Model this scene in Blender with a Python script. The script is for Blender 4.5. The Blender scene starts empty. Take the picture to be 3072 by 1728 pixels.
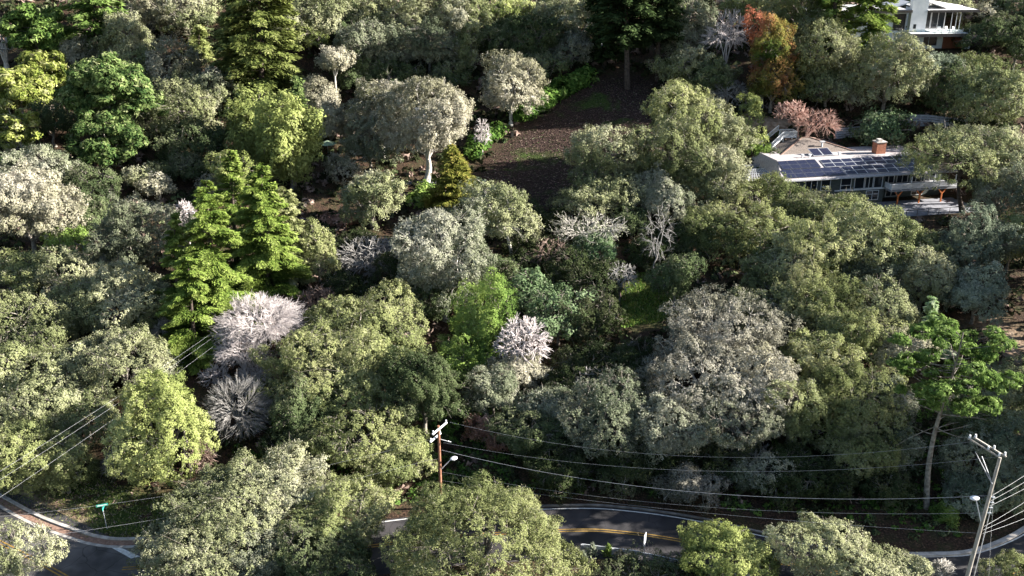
import bpy, bmesh, math, random
import numpy as np
from math import radians as R, sin, cos, tan, pi, sqrt
from mathutils import Vector, Matrix

# ---------------------------------------------------------------- camera
SC = bpy.context.scene
COL = SC.collection
CAM_H = 58.0
PITCH = R(22)
FPX = 3000.0                      # focal length in photo pixels (3072 wide)
cam_d = bpy.data.cameras.new('camera')
cam = bpy.data.objects.new('camera', cam_d); COL.objects.link(cam)
cam.location = (0, 0, CAM_H); cam.rotation_euler = (R(90) - PITCH, 0, 0)
cam_d.sensor_width = 36; cam_d.lens = FPX / 3072 * 36
cam_d.clip_start = 0.5; cam_d.clip_end = 6000
SC.camera = cam
# ---------------------------------------------------------------- sky, sun, exposure
SUN_AZ, SUN_EL = R(3), R(23)      # azimuth counter-clockwise from +X
w = bpy.data.worlds.new('World'); SC.world = w; w.use_nodes = True
nt = w.node_tree
sky = nt.nodes.new('ShaderNodeTexSky'); sky.sky_type = 'NISHITA'; sky.sun_disc = False
sky.sun_elevation = SUN_EL; sky.sun_rotation = R(90) - SUN_AZ
bg = nt.nodes['Background']; bg.inputs['Strength'].default_value = 0.05
nt.links.new(sky.outputs[0], bg.inputs['Color'])
sd = bpy.data.lights.new('sun', 'SUN'); sd.energy = 5.0; sd.angle = R(0.5); sd.color = (1, 0.955, 0.88)
sun = bpy.data.objects.new('sun', sd); COL.objects.link(sun)
sv = Vector((cos(SUN_AZ) * cos(SUN_EL), sin(SUN_AZ) * cos(SUN_EL), sin(SUN_EL)))
sun.rotation_euler = sv.to_track_quat('Z', 'Y').to_euler(); sun.location = sv * 300
SC.view_settings.view_transform = 'Standard'; SC.view_settings.look = 'None'
SC.view_settings.exposure = 2.12; SC.view_settings.gamma = 1
SC.cycles.max_bounces = 5; SC.cycles.diffuse_bounces = 1; SC.cycles.transmission_bounces = 3
SC.cycles.transparent_max_bounces = 4; SC.cycles.glossy_bounces = 2

# ---------------------------------------------------------------- pixel <-> world
K = 3072 / 2576.0                 # the tree table below is in 2576-wide pixels
CP, SP = cos(PITCH), sin(PITCH)
def ray(px, py):                  # direction with unit depth along the camera axis
    u = (px - 1536) / FPX; v = (864 - py) / FPX
    return np.array([u, CP + v * SP, -SP + v * CP])
def at(px, py, depth):
    return np.array([0, 0, CAM_H]) + ray(px, py) * depth
def proj(x, y, z):
    d = y * CP - (z - CAM_H) * SP; up = y * SP + (z - CAM_H) * CP
    return 1536 + FPX * x / d, 864 - FPX * up / d, d
def on_z(px, py, z=0.0):
    r = ray(px, py); t = (z - CAM_H) / r[2]
    return np.array([0, 0, CAM_H]) + r * t

# ---------------------------------------------------------------- tagging
def tag(o, label=None, cat=None, group=None, kind=None):
    if label: o['label'] = label
    if cat: o['category'] = cat
    if group: o['group'] = group
    if kind: o['kind'] = kind
    return o
def empty(name, loc=(0, 0, 0), rz=0):
    o = bpy.data.objects.new(name, None); COL.objects.link(o)
    o.location = loc; o.rotation_euler = (0, 0, rz); o.empty_display_size = 0.5
    return o
def link_mesh(name, me, parent=None):
    o = bpy.data.objects.new(name, me); COL.objects.link(o)
    if parent: o.parent = parent
    return o

# ---------------------------------------------------------------- materials
def new_mat(name):
    m = bpy.data.materials.new(name); m.use_nodes = True
    return m, m.node_tree, m.node_tree.nodes['Principled BSDF']
def noise_mat(name, c1, c2, scale=2.0, rough=0.85, detail=6, bump=0.0, c3=None, spec=0.3, lo=0.35, hi=0.65, stretch=None, metallic=0):
    m, t, b = new_mat(name)
    tc = t.nodes.new('ShaderNodeTexCoord'); mp = t.nodes.new('ShaderNodeMapping')
    if stretch: mp.inputs['Scale'].default_value = stretch
    t.links.new(tc.outputs['Object'], mp.inputs[0])
    n = t.nodes.new('ShaderNodeTexNoise'); n.inputs['Scale'].default_value = scale; n.inputs['Detail'].default_value = detail
    t.links.new(mp.outputs[0], n.inputs['Vector'])
    r = t.nodes.new('ShaderNodeValToRGB'); e = r.color_ramp.elements
    e[0].position = lo; e[0].color = (*c1, 1); e[1].position = hi; e[1].color = (*c2, 1)
    if c3:
        x = r.color_ramp.elements.new((lo + hi) / 2); x.color = (*c3, 1)
    t.links.new(n.outputs[0], r.inputs[0]); t.links.new(r.outputs[0], b.inputs['Base Color'])
    b.inputs['Roughness'].default_value = rough; b.inputs['Specular IOR Level'].default_value = spec
    b.inputs['Metallic'].default_value = metallic
    if bump:
        bp = t.nodes.new('ShaderNodeBump'); bp.inputs['Strength'].default_value = bump
        t.links.new(n.outputs[0], bp.inputs['Height']); t.links.new(bp.outputs[0], b.inputs['Normal'])
    return m
def leaf_mat(name, cols, trans=0.28, sat=1.0):
    """foliage: the colour of each leaf comes from its own value 'v' through a ramp, plus a small tint per tree"""
    m = bpy.data.materials.new(name); m.use_nodes = True; t = m.node_tree
    t.nodes.remove(t.nodes['Principled BSDF']); out = t.nodes['Material Output']
    a = t.nodes.new('ShaderNodeAttribute'); a.attribute_name = 'v'
    r = t.nodes.new('ShaderNodeValToRGB'); e = r.color_ramp.elements
    n = len(cols)
    while len(e) < n: e.new(0.5)
    for i, c in enumerate(cols):
        e[i].position = i / (n - 1); e[i].color = (*c, 1)
    t.links.new(a.outputs['Fac'], r.inputs[0])
    oi = t.nodes.new('ShaderNodeObjectInfo'); hsv = t.nodes.new('ShaderNodeHueSaturation')
    mr = t.nodes.new('ShaderNodeMapRange'); mr.inputs[3].default_value = 0.86; mr.inputs[4].default_value = 1.16
    t.links.new(oi.outputs['Random'], mr.inputs[0]); t.links.new(mr.outputs[0], hsv.inputs['Value'])
    hsv.inputs['Saturation'].default_value = sat
    t.links.new(r.outputs[0], hsv.inputs['Color'])
    d = t.nodes.new('ShaderNodeBsdfDiffuse'); tr = t.nodes.new('ShaderNodeBsdfTranslucent'); mx = t.nodes.new('ShaderNodeMixShader')
    mx.inputs[0].default_value = trans
    t.links.new(hsv.outputs[0], d.inputs[0]); t.links.new(hsv.outputs[0], tr.inputs[0])
    t.links.new(d.outputs[0], mx.inputs[1]); t.links.new(tr.outputs[0], mx.inputs[2]); t.links.new(mx.outputs[0], out.inputs[0])
    return m
M = {}
M['oak'] = leaf_mat('oak_leaves', [(.07, .09, .03), (.135, .158, .052), (.215, .235, .085), (.3, .3, .145), (.44, .42, .31)], 0.14, 0.84)
M['olive'] = leaf_mat('olive_leaves', [(.075, .1, .024), (.15, .18, .045), (.235, .26, .07), (.32, .32, .12), (.45, .42, .28)], 0.25, .8)
M['pale'] = leaf_mat('pale_leaves', [(.1, .12, .045), (.18, .2, .078), (.27, .28, .13), (.36, .355, .2), (.5, .47, .36)], 0.14, 0.84)
M['deep'] = leaf_mat('deep_shaded_leaves', [(.03, .045, .018), (.055, .08, .028), (.09, .118, .042), (.14, .155, .068), (.24, .24, .15)], 0.12, 0.86)  # deep greens; on the shaded oaks the shade is in this colour
M['lichen'] = leaf_mat('lichen_leaves', [(.06, .078, .042), (.11, .13, .07), (.185, .2, .115), (.28, .28, .19), (.44, .42, .34)], .14, .85)
M['beige'] = leaf_mat('beige_leaves', [(.12, .122, .06), (.22, .21, .12), (.33, .305, .2), (.42, .385, .28), (.56, .51, .42)], 0.14, 0.86)
M['bright'] = leaf_mat('bright_leaves', [(.075, .1, .025), (.17, .21, .045), (.28, .32, .08), (.41, .44, .15), (.58, .58, .32)], 0.3, .88)
M['lime'] = leaf_mat('lime_leaves', [(.07, .12, .03), (.15, .23, .055), (.26, .35, .09), (.38, .46, .16), (.55, .6, .32)], 0.35)
M['glossy'] = leaf_mat('glossy_leaves', [(.035, .06, .03), (.07, .115, .05), (.14, .19, .095), (.27, .32, .2), (.48, .52, .4)], 0.2)
M['redwood'] = leaf_mat('redwood_leaves', [(.032, .062, .014), (.085, .14, .028), (.16, .225, .045), (.25, .31, .075), (.36, .41, .15)], .2)
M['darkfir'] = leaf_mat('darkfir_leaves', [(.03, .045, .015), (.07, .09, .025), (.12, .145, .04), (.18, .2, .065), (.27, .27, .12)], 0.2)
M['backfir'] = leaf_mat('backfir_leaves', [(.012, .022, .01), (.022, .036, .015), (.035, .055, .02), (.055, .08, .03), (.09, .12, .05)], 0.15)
M['pine'] = leaf_mat('pine_leaves', [(.035, .07, .02), (.075, .13, .03), (.13, .2, .05), (.2, .27, .08), (.3, .35, .15)], 0.25)
M['bluepine'] = leaf_mat('bluepine_leaves', [(.025, .05, .018), (.06, .105, .032), (.12, .17, .055), (.22, .27, .1), (.42, .42, .25)], 0.2)
M['yelpine'] = leaf_mat('yelpine_leaves', [(.08, .11, .025), (.17, .21, .045), (.28, .31, .08), (.38, .39, .15), (.52, .49, .3)], 0.3)
M['greenpine'] = leaf_mat('greenpine_leaves', [(.04, .075, .018), (.085, .145, .03), (.145, .225, .05), (.23, .32, .09), (.36, .44, .18)], .4, .95)
M['autumn'] = leaf_mat('autumn_leaves', [(.06, .095, .024), (.13, .155, .04), (.24, .2, .06), (.34, .17, .08), (.36, .13, .08)], 0.3)
M['gold'] = leaf_mat('gold_leaves', [(.05, .07, .016), (.12, .14, .028), (.2, .215, .045), (.3, .28, .07), (.42, .3, .1)], 0.3)
M['silver'] = leaf_mat('silver_leaves', [(.09, .125, .075), (.16, .2, .12), (.26, .3, .19), (.36, .385, .27), (.48, .48, .38)], 0.25, .8)
M['whitetip'] = leaf_mat('whitetip_leaves', [(.1, .2, .06), (.22, .36, .12), (.4, .52, .26), (.6, .66, .46), (.75, .78, .62)], 0.35)
M['pinktwig'] = leaf_mat('pinktwig_leaves', [(.16, .09, .06), (.28, .15, .11), (.42, .24, .18), (.5, .34, .27), (.55, .43, .37)], 0.2)
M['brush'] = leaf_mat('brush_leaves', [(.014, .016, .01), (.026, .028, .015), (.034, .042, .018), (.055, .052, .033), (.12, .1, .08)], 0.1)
M['hedge'] = leaf_mat('hedge_leaves', [(.035, .075, .02), (.07, .14, .03), (.12, .21, .045), (.19, .29, .07), (.28, .36, .12)], 0.35)
M['grass'] = leaf_mat('grass_leaves', [(.05, .07, .015), (.09, .13, .025), (.15, .2, .04), (.22, .25, .07), (.34, .31, .16)], 0.3)
M['ash'] = leaf_mat('ash_leaves', [(.075, .078, .055), (.135, .132, .095), (.21, .2, .15), (.3, .28, .225), (.44, .41, .35)], .12)
M['gully'] = leaf_mat('gully_shade_leaves', [(.016, .022, .012), (.03, .042, .018), (.05, .065, .026), (.08, .085, .045), (.16, .15, .11)], .1)  # near-black leaf tones put the gully's shade into the colour
M['bark'] = noise_mat('grey_bark', (.12, .1, .08), (.3, .27, .23), 3, .9, bump=.3)
M['darkbark'] = noise_mat('dark_bark', (.04, .03, .024), (.1, .075, .06), 3, .9, bump=.3)
M['palebark'] = noise_mat('pale_lichen_bark', (.3, .28, .24), (.58, .54, .48), 3, .9, bump=.2)
M['whitebark'] = noise_mat('white_bark', (.46, .4, .39), (.66, .6, .575), 2, .85)
M['greytwig'] = noise_mat('grey_twigs', (.17, .16, .15), (.36, .34, .32), 1.5, .9)
M['pinkbark'] = noise_mat('pink_twigs', (.34, .17, .13), (.52, .36, .3), 1.5, .85)
M['browntwig'] = noise_mat('brown_twigs', (.14, .09, .07), (.3, .22, .18), 1.5, .9)

# ---------------------------------------------------------------- terrain height
ROAD_FAR = [(-80, 84.5), (-60, 83), (-34.5, 79.15), (-22, 80.6), (-8, 83.6), (5.5, 84.9), (12, 84.4), (18.8, 82.6), (25.3, 79.9), (34.7, 77.4),
            (40, 77.2), (43.7, 77.8), (49.6, 80.9), (57, 87), (66, 97), (80, 110)]
def densify(pts, n=6):
    p = np.array(pts, float); out = []
    for i in range(len(p) - 1):                       # Catmull-Rom
        p0 = p[max(i - 1, 0)]; p1 = p[i]; p2 = p[i + 1]; p3 = p[min(i + 2, len(p) - 1)]
        for k in range(n):
            t = k / n
            out.append(.5 * ((2 * p1) + (-p0 + p2) * t + (2 * p0 - 5 * p1 + 4 * p2 - p3) * t * t + (-p0 + 3 * p1 - 3 * p2 + p3) * t ** 3))
    out.append(p[-1]); return np.array(out)
def offset(line, d):                                  # to the right hand of the walking direction for d > 0
    t = np.gradient(line, axis=0); t /= np.linalg.norm(t, axis=1)[:, None]
    return line + np.stack([t[:, 1], -t[:, 0]], 1) * d
SIDE_FAR = densify([(-36, 79.05)] + ROAD_FAR[3:])
SIDE_W = 8.4
SIDE_MID = offset(SIDE_FAR, SIDE_W / 2)
MAIN_EDGE = densify([(-95, 116), (-72, 100), (-58, 89.8), (-51.7, 85.5), (-46.2, 82.0), (-40.5, 79.3)])
MAIN_MID = densify([(-100, 106), (-76, 92.5), (-56, 83.2), (-48.6, 79.0), (-42.3, 75.2), (-32, 68.5), (-20, 60), (-8, 50), (0, 40)])
RD = np.concatenate([SIDE_MID, MAIN_MID]); 
def road_dist(x, y):
    x = np.asarray(x, float); y = np.asarray(y, float)
    s = x.shape; P = np.stack([x.ravel(), y.ravel()], 1); d = np.full(len(P), 1e9)
    for c in range(0, len(P), 4000):
        q = P[c:c + 4000, None, :] - RD[None]
        d[c:c + 4000] = np.sqrt((q ** 2).sum(2)).min(1)
    return d.reshape(s)
PY = [-300, 0, 40, 58, 72, 80, 88, 96, 108, 125, 150, 172, 190, 212, 235, 270, 320, 400, 520, 800, 1500]
PZ = [-16, -13, -9, -5, -1, 0, .4, 2, 4.2, 6, 8.6, 12.6, 18.5, 28.5, 36, 47, 62, 88, 120, 170, 260]
def hill(x, y):
    x = np.asarray(x, float); y = np.asarray(y, float)
    z = np.interp(y, PY, PZ)
    far = np.clip((y - 90) / 60, 0, 1)
    gully = 3.0 * np.exp(-((x + 6 - (y - 120) * .12) / 13) ** 2) * np.exp(-((y - 122) / 30) ** 2)
    left = 5.0 * np.clip((-x - 25) / 45, 0, 1) * far
    right = 3.0 * np.clip((x - 70) / 60, 0, 1.6) * far
    bump = (np.sin(x * .11 + 1.3) * np.cos(y * .09) * .7 + np.sin(x * .05 - y * .07) * .9) * far
    return z - gully + left + right + bump
def ground(x, y):
    d = road_dist(x, y); f = np.clip((d - 5.2) / 8.0, 0, 1); f = f * f * (3 - 2 * f)
    return hill(x, y) * f - 0.02
# house pads are levelled
PADS = []                                             # (cx, cy, yaw, hx, hy, z, blend)
def H(x, y):
    z = ground(x, y)
    for cx, cy, a, hx, hy, pz, bl in PADS:
        dx = np.asarray(x, float) - cx; dy = np.asarray(y, float) - cy
        u = dx * cos(a) + dy * sin(a); v = -dx * sin(a) + dy * cos(a)
        q = np.sqrt(np.maximum(np.abs(u) - hx, 0) ** 2 + np.maximum(np.abs(v) - hy, 0) ** 2)
        f = np.clip(q / bl, 0, 1); f = f * f * (3 - 2 * f)
        z = pz * (1 - f) + z * f
    return z
def h1(x, y): return float(H(np.array([x]), np.array([y]))[0])
def hit(px, py, t0=45, t1=700):
    ts = np.arange(t0, t1, .5); r = ray(px, py)
    P = np.array([0, 0, CAM_H]) + ts[:, None] * r
    g = P[:, 2] - H(P[:, 0], P[:, 1]); i = np.argmax(g < 0)
    if g[i] >= 0: i = len(ts) - 1
    return P[i]

# lower house: front-left corner of its main floor and direction of its front
LH_YAW = R(11.5)
_lh = at(2352, 543, 163)
LH = (float(_lh[0]), float(_lh[1]))
UH_YAW = R(4)
_uh = at(2715, 140, 205)
UH = (float(_uh[0]), float(_uh[1]))
# ---------------------------------------------------------------- numpy mesh builders
RNG = np.random.default_rng(7)
def mesh_from(name, V, F, mats, vals=None, midx=None, smooth=False):
    """V (n,3); F (m,k) all the same k"""
    me = bpy.data.meshes.new(name); m, k = F.shape
    me.vertices.add(len(V)); me.loops.add(m * k); me.polygons.add(m)
    me.vertices.foreach_set('co', np.ascontiguousarray(V, np.float32).ravel())
    me.loops.foreach_set('vertex_index', np.ascontiguousarray(F, np.int32).ravel())
    me.polygons.foreach_set('loop_start', np.arange(0, m * k, k, dtype=np.int32))
    if vals is not None:
        a = me.attributes.new('v', 'FLOAT', 'FACE'); a.data.foreach_set('value', np.ascontiguousarray(vals, np.float32))
    if midx is not None: me.polygons.foreach_set('material_index', np.ascontiguousarray(midx, np.int32))
    me.polygons.foreach_set('use_smooth', np.full(m, bool(smooth)))
    for x in (mats if isinstance(mats, (list, tuple)) else [mats]): me.materials.append(x)
    me.update(calc_edges=True)
    return me
def unit(a): return a / np.maximum(np.linalg.norm(a, axis=-1, keepdims=True), 1e-9)
def rdir(r, n): return unit(r.normal(size=(n, 3)))
def leaf_tris(r, c, nrm, size, elong=1.0, along=None):
    """one pointed leaf-clump triangle per centre"""
    n = len(c); t = along if along is not None else rdir(r, n)
    t = unit(t - nrm * (t * nrm).sum(1, keepdims=True) * (0.9 if along is None else 0.0)); b = unit(np.cross(nrm, t))
    s = (np.asarray(size) * (0.65 + 0.7 * r.random(n)))[:, None]
    e = elong if np.ndim(elong) else np.full(n, elong); e = e[:, None]
    V = np.stack([c - t * s * e * .5 - b * s * .5, c - t * s * e * .35 + b * s * .5, c + t * s * e * .65], 1)
    return V.reshape(-1, 3)
def tri_mesh(name, V, vals, mat):
    return mesh_from(name, V, np.arange(len(V)).reshape(-1, 3), mat, vals)
def prisms(p0, p1, r0, r1, n=3):
    """tapered n-sided sticks"""
    d = unit(p1 - p0); up = np.where(np.abs(d[:, 2:3]) > .9, np.array([[1., 0, 0]]), np.array([[0., 0, 1]]))
    a = unit(np.cross(d, up)); b = np.cross(d, a); m = len(p0)
    V = np.zeros((m, 2 * n, 3))
    for k in range(n):
        q = a * cos(2 * pi * k / n) + b * sin(2 * pi * k / n)
        V[:, k] = p0 + q * r0[:, None]; V[:, n + k] = p1 + q * r1[:, None]
    F = np.array([[k, (k + 1) % n, n + (k + 1) % n, n + k] for k in range(n)])
    F = (F[None] + (np.arange(m) * 2 * n)[:, None, None]).reshape(-1, 4)
    return V.reshape(-1, 3), F
class Sticks:
    def __init__(s): s.V = []; s.F = []; s.n = 0
    def add(s, p0, p1, r0, r1, n=3):
        p0 = np.asarray(p0, float).reshape(-1, 3); p1 = np.asarray(p1, float).reshape(-1, 3)
        r0 = np.broadcast_to(np.asarray(r0, float), len(p0)); r1 = np.broadcast_to(np.asarray(r1, float), len(p0))
        V, F = prisms(p0, p1, r0, r1, n); s.V.append(V); s.F.append(F + s.n); s.n += len(V)
    def path(s, pts, rads, n=7):
        pts = np.asarray(pts, float); rads = np.asarray(rads, float)
        t = np.gradient(pts, axis=0); t = unit(t)
        up = np.array([0.3, 0.9, 0.1]); a = unit(np.cross(t, up)); b = np.cross(t, a)
        m = len(pts); V = np.zeros((m, n, 3))
        for k in range(n): V[:, k] = pts + (a * cos(2 * pi * k / n) + b * sin(2 * pi * k / n)) * rads[:, None]
        F = [[i * n + k, i * n + (k + 1) % n, (i + 1) * n + (k + 1) % n, (i + 1) * n + k] for i in range(m - 1) for k in range(n)]
        s.V.append(V.reshape(-1, 3)); s.F.append(np.array(F) + s.n); s.n += m * n
    def bez(s, A, B, ra, rb, r, bend=.25, lift=0.0, seg=4, n=3):
        """curved sticks from every A to every B"""
        A = np.asarray(A, float); B = np.asarray(B, float); L = np.linalg.norm(B - A, axis=1, keepdims=True)
        Cc = (A + B) / 2 + rdir(r, len(A)) * L * bend * .6 + np.array([0, 0, 1]) * L * lift
        P = [A * (1 - t) ** 2 + Cc * 2 * t * (1 - t) + B * t * t for t in np.linspace(0, 1, seg + 1)]
        ra = np.broadcast_to(np.asarray(ra, float), len(A)); rb = np.broadcast_to(np.asarray(rb, float), len(A))
        for i in range(seg):
            s.add(P[i], P[i + 1], ra + (rb - ra) * i / seg, ra + (rb - ra) * (i + 1) / seg, n)
        return P
    def build(s, name, mat, parent=None, smooth=True):
        o = link_mesh(name, mesh_from(name, np.concatenate(s.V), np.concatenate(s.F), mat, smooth=smooth), parent); return o
def limb_tree(S, r, base, top, tips, r_trunk, twig, nl=6, ns=26, fork=2, lean=.05, tk=9, seg=4, bend=.3, lift=.06, hub_r=.72, fj=.75):
    """trunk, limbs, branches and twigs that reach the given tips"""
    base = np.array(base, float); top = np.array(top, float); ctr = tips.mean(0)
    h = np.linalg.norm(top - base); k = np.linspace(0, 1, 6)[:, None]
    mid = base * (1 - k) + top * k + np.sin(k * pi) * r.normal(size=3) * lean * h * np.array([1, 1, 0])
    rad = r_trunk * (1.25 - .55 * k[:, 0]); rad[0] *= 1.35
    S.path(mid, rad, tk)
    ns = min(ns, len(tips)); nl = min(nl, ns)
    hubs = tips[r.choice(len(tips), ns, replace=False)] * hub_r + ctr * (1 - hub_r)
    lims = hubs[r.choice(ns, nl, replace=False)] * .55 + ctr * .25 + top * .2
    S.bez(np.repeat(mid[-1:], nl, 0) - np.array([0, 0, h * .12]) * r.random((nl, 1)), lims, r_trunk * .62, r_trunk * .34, r, bend, lift, 5, 6)
    j = ((hubs[:, None] - lims[None]) ** 2).sum(2).argmin(1)
    S.bez(lims[j], hubs, r_trunk * .3, r_trunk * .13, r, bend, lift, 4, 4)
    q = ((tips[:, None] - hubs[None]) ** 2).sum(2).argmin(1)
    P = S.bez(hubs[q], tips, max(r_trunk * .11, twig * 1.5), twig, r, bend, lift * .5, seg, 3)
    if fork:
        for f in range(fork):
            i = seg - 1 - (f % 2); A = P[i]; d = unit(P[i + 1] - P[i]); L = np.linalg.norm(tips - hubs[q], axis=1, keepdims=True)
            B = A + unit(d + rdir(r, len(A)) * fj + np.array([0, 0, .12])) * np.maximum(L * (.3 + .3 * r.random((len(A), 1))), twig * 12)
            S.add(A, B, twig * .9, twig * .5)
    return mid
def fib(n, zlo=-1.0, jit=0.0, r=None):
    i = np.arange(n) + .5; z = 1 - (1 - zlo) * i / n; ph = i * 2.399963
    q = np.sqrt(np.maximum(1 - z * z, 0)); d = np.stack([q * np.cos(ph), q * np.sin(ph), z], 1)
    if jit: d = unit(d + r.normal(size=d.shape) * jit)
    return d

# ---------------------------------------------------------------- foliage crowns (origin = crown centre)
def crown_lobes(r, ax, nl, lobe, zlo=-.45, core=True):
    d = fib(nl, zlo, .22, r); m = (ax[0] * ax[1] * ax[2]) ** (1 / 3)
    rad = m * lobe * (.72 + .56 * r.random(nl))
    k = np.maximum(1 - rad / m * .95, .25)
    c = d * ax * (k * (.88 + .24 * r.random(nl)))[:, None]
    c = c * (1 + .13 * np.sin(c[:, :1] / m * 2.1 + r.random() * 6) + .1 * np.sin(c[:, 1:2] / m * 3.3 + r.random() * 6))
    sub = 6; e = fib(sub, -.8, .0, r); SC_, SR_ = [c * .97], [rad * .74]          # each lobe is itself a bunch of smaller ones
    for k in range(sub):
        q = unit(rdir(r, len(c)) * .9 + unit(c) * .8 + np.array([0, 0, .2])); f = .42 + .22 * r.random(len(c))
        SC_.append(c + q * (rad * (1.02 - f))[:, None]); SR_.append(rad * f)
    c = np.concatenate(SC_); rad = np.concatenate(SR_)
    if core:
        c = np.concatenate([c, np.array([[0, 0, -.05 * ax[2]]])]); rad = np.append(rad, m * .52)
    return c, rad
def foliage(r, c, rad, clump, leaf, cov, elong=1.3, twigs=.12, up=.25, flat=1.0, cut=-.65, val=None, spread=1.0):
    """clumps of leaves over the outside of all the lobes; returns triangles, values and clump centres"""
    CV, VV, CC = [], [], []
    ctr = c.mean(0)
    for i in range(len(c)):
        n = max(int(4 * pi * rad[i] ** 2 / (clump ** 2 * pi) * cov), 5)
        d = rdir(r, n); d = d[d[:, 2] > cut - .3 * r.random(len(d))]
        p = c[i] + d * rad[i] * (1 + .34 * (r.random((len(d), 1)) - .55)) * np.array([1, 1, flat])
        dist = np.linalg.norm((p[:, None] - c[None]) / np.array([1, 1, flat]), axis=2) / rad[None]; dist[:, i] = 9
        keep = dist.min(1) > .8; p = p[keep]; d = d[keep]
        if len(p): CC.append(np.concatenate([p, d, np.full((len(p), 1), r.random())], 1))
    CC = np.concatenate(CC)
    nc = len(CC); per = max(int(clump ** 2 * pi / (leaf ** 2 * .45 * elong) * 1.5), 4)
    P = np.repeat(CC[:, :3], per, 0); D = np.repeat(CC[:, 3:6], per, 0); n = len(P)
    off = r.normal(size=(n, 3)) * clump * .48 * spread; off -= D * (off * D).sum(1, keepdims=True) * .35
    P = P + off * np.array([1, 1, flat * .9 + .1])
    nrm = unit(D * .7 + off / clump * .45 + np.array([0, 0, up]) + rdir(r, n) * .5)
    cv = np.clip(.42 + .17 * (CC[:, 6] - .5) + .17 * r.normal(size=nc), 0, 1)
    v = np.clip(np.repeat(cv, per) + .13 * r.normal(size=n), .0, .86)
    T = leaf_tris(r, P, nrm, leaf, elong)
    if twigs > 0:                                     # bare lichen-grey twig ends between the leaves
        m = int(n * twigs); k = r.integers(0, n, m)
        dd = unit(D[k] * .8 + rdir(r, m) * .8)
        T2 = leaf_tris(r, P[k], unit(np.cross(dd, rdir(r, m))), leaf * .38, 5.5, dd)
        T = np.concatenate([T, T2]); v = np.concatenate([v, .9 + .1 * r.random(m)])
    return T, v, CC[:, :3]

class Noise:
    """smooth random field on unit directions with its gradient"""
    def __init__(s, r, freq, n=14):
        s.k = rdir(r, n) * freq * (.7 + .6 * r.random((n, 1))); s.p = r.random(n) * 2 * pi; s.n = n
    def __call__(s, x):
        q = x @ s.k.T + s.p; a = 1.5 / sqrt(s.n)
        return np.sin(q).sum(1) * a, (np.cos(q) @ s.k) * a
def dome(r, ax, clump, leaf, cov, rough=1.0, zlo=-.55, elong=1.3, twigs=.12, up=.15, hang=.0, tone=.0, patch=.13, holes=.12, topv=0.0, lump=1.0):
    """an uneven crown: one rough, layered surface of small leaf clumps with pits and gaps"""
    m = float((ax[0] * ax[1] * ax[2]) ** (1 / 3)); skew = r.normal(size=2) * .12
    f2 = max(4.2 * m / 4.5, 3.4) * lump; f3 = max(8.5 * m / 4.5, 6.0) * lump
    N1, N2, N3, NC = Noise(r, 2.1), Noise(r, f2), Noise(r, f3), Noise(r, 2.6)
    area = 4 * pi * m * m; n = int(area / (clump ** 2 * pi) * cov * 2.6)
    d = rdir(r, n); d = d[d[:, 2] > zlo - .25 * r.random(n)]; n = len(d)
    n1, g1 = N1(d); n2, g2 = N2(d); n3, g3 = N3(d); nc, _ = NC(d)
    a1, a2, a3 = .13 * rough, min(.2 * rough * 4.2 / f2, .24), min(.11 * rough * 8.5 / f3, .12)
    b2, b3 = np.abs(n2), np.abs(n3)                         # rounded pads parted by dark creases
    R_ = .775 + a1 * n1 + a2 * (b2 - .35) + a3 * (b3 - .35)
    g = a1 * g1 + a2 * g2 * np.sign(n2)[:, None] + a3 * g3 * np.sign(n3)[:, None]; g = g - d * (g * d).sum(1, keepdims=True)
    nr = unit(unit(d / ax) * R_[:, None] - g * .8)
    dep = r.random(n) ** 2.2 * .3                           # some clumps sit deeper in
    keep = (b2 * 1.3 + b3 * .5 > holes * (1 + 2.2 * r.random(n))) | (r.random(n) < .12)
    d, R_, nr, dep, nc, n2 = d[keep], R_[keep], nr[keep], dep[keep], nc[keep], n2[keep]; n = len(d)
    C = d * ax * (R_ - dep)[:, None]; C[:, 0] += C[:, 2] * skew[0]; C[:, 1] += C[:, 2] * skew[1]; C[:, 2] -= hang * r.random(n) * clump
    per = max(int(clump ** 2 * pi / (leaf ** 2 * .45 * elong) * .62), 3)
    P = np.repeat(C, per, 0); D = np.repeat(nr, per, 0); q = len(P)
    off = r.normal(size=(q, 3)) * clump * .5; off -= D * (off * D).sum(1, keepdims=True) * .3; P = P + off
    nrm = unit(D * .9 + off / clump * .3 + np.array([0, 0, up]) + rdir(r, q) * .42)
    v = .42 + tone + patch * nc + .06 * r.normal(size=n) + topv * d[:, 2]
    v = np.clip(np.repeat(v, per) + .075 * r.normal(size=q), 0, .97 if topv else .86)
    T = leaf_tris(r, P, nrm, leaf, elong)
    if twigs > 0:
        k = r.integers(0, q, int(q * twigs)); k = k[(r.random(len(k)) < .35 + .65 * (np.repeat(nc, per)[k] > 0))]; w_ = len(k)
        dd = unit(D[k] * .5 + rdir(r, w_)); T2 = leaf_tris(r, P[k] + D[k] * leaf * .4, unit(np.cross(dd, rdir(r, w_)) + D[k] * .6), leaf * .36, 5.0, dd)
        T = np.concatenate([T, T2]); v = np.concatenate([v, .88 + .12 * r.random(w_)])
    return T, v, C

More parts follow.
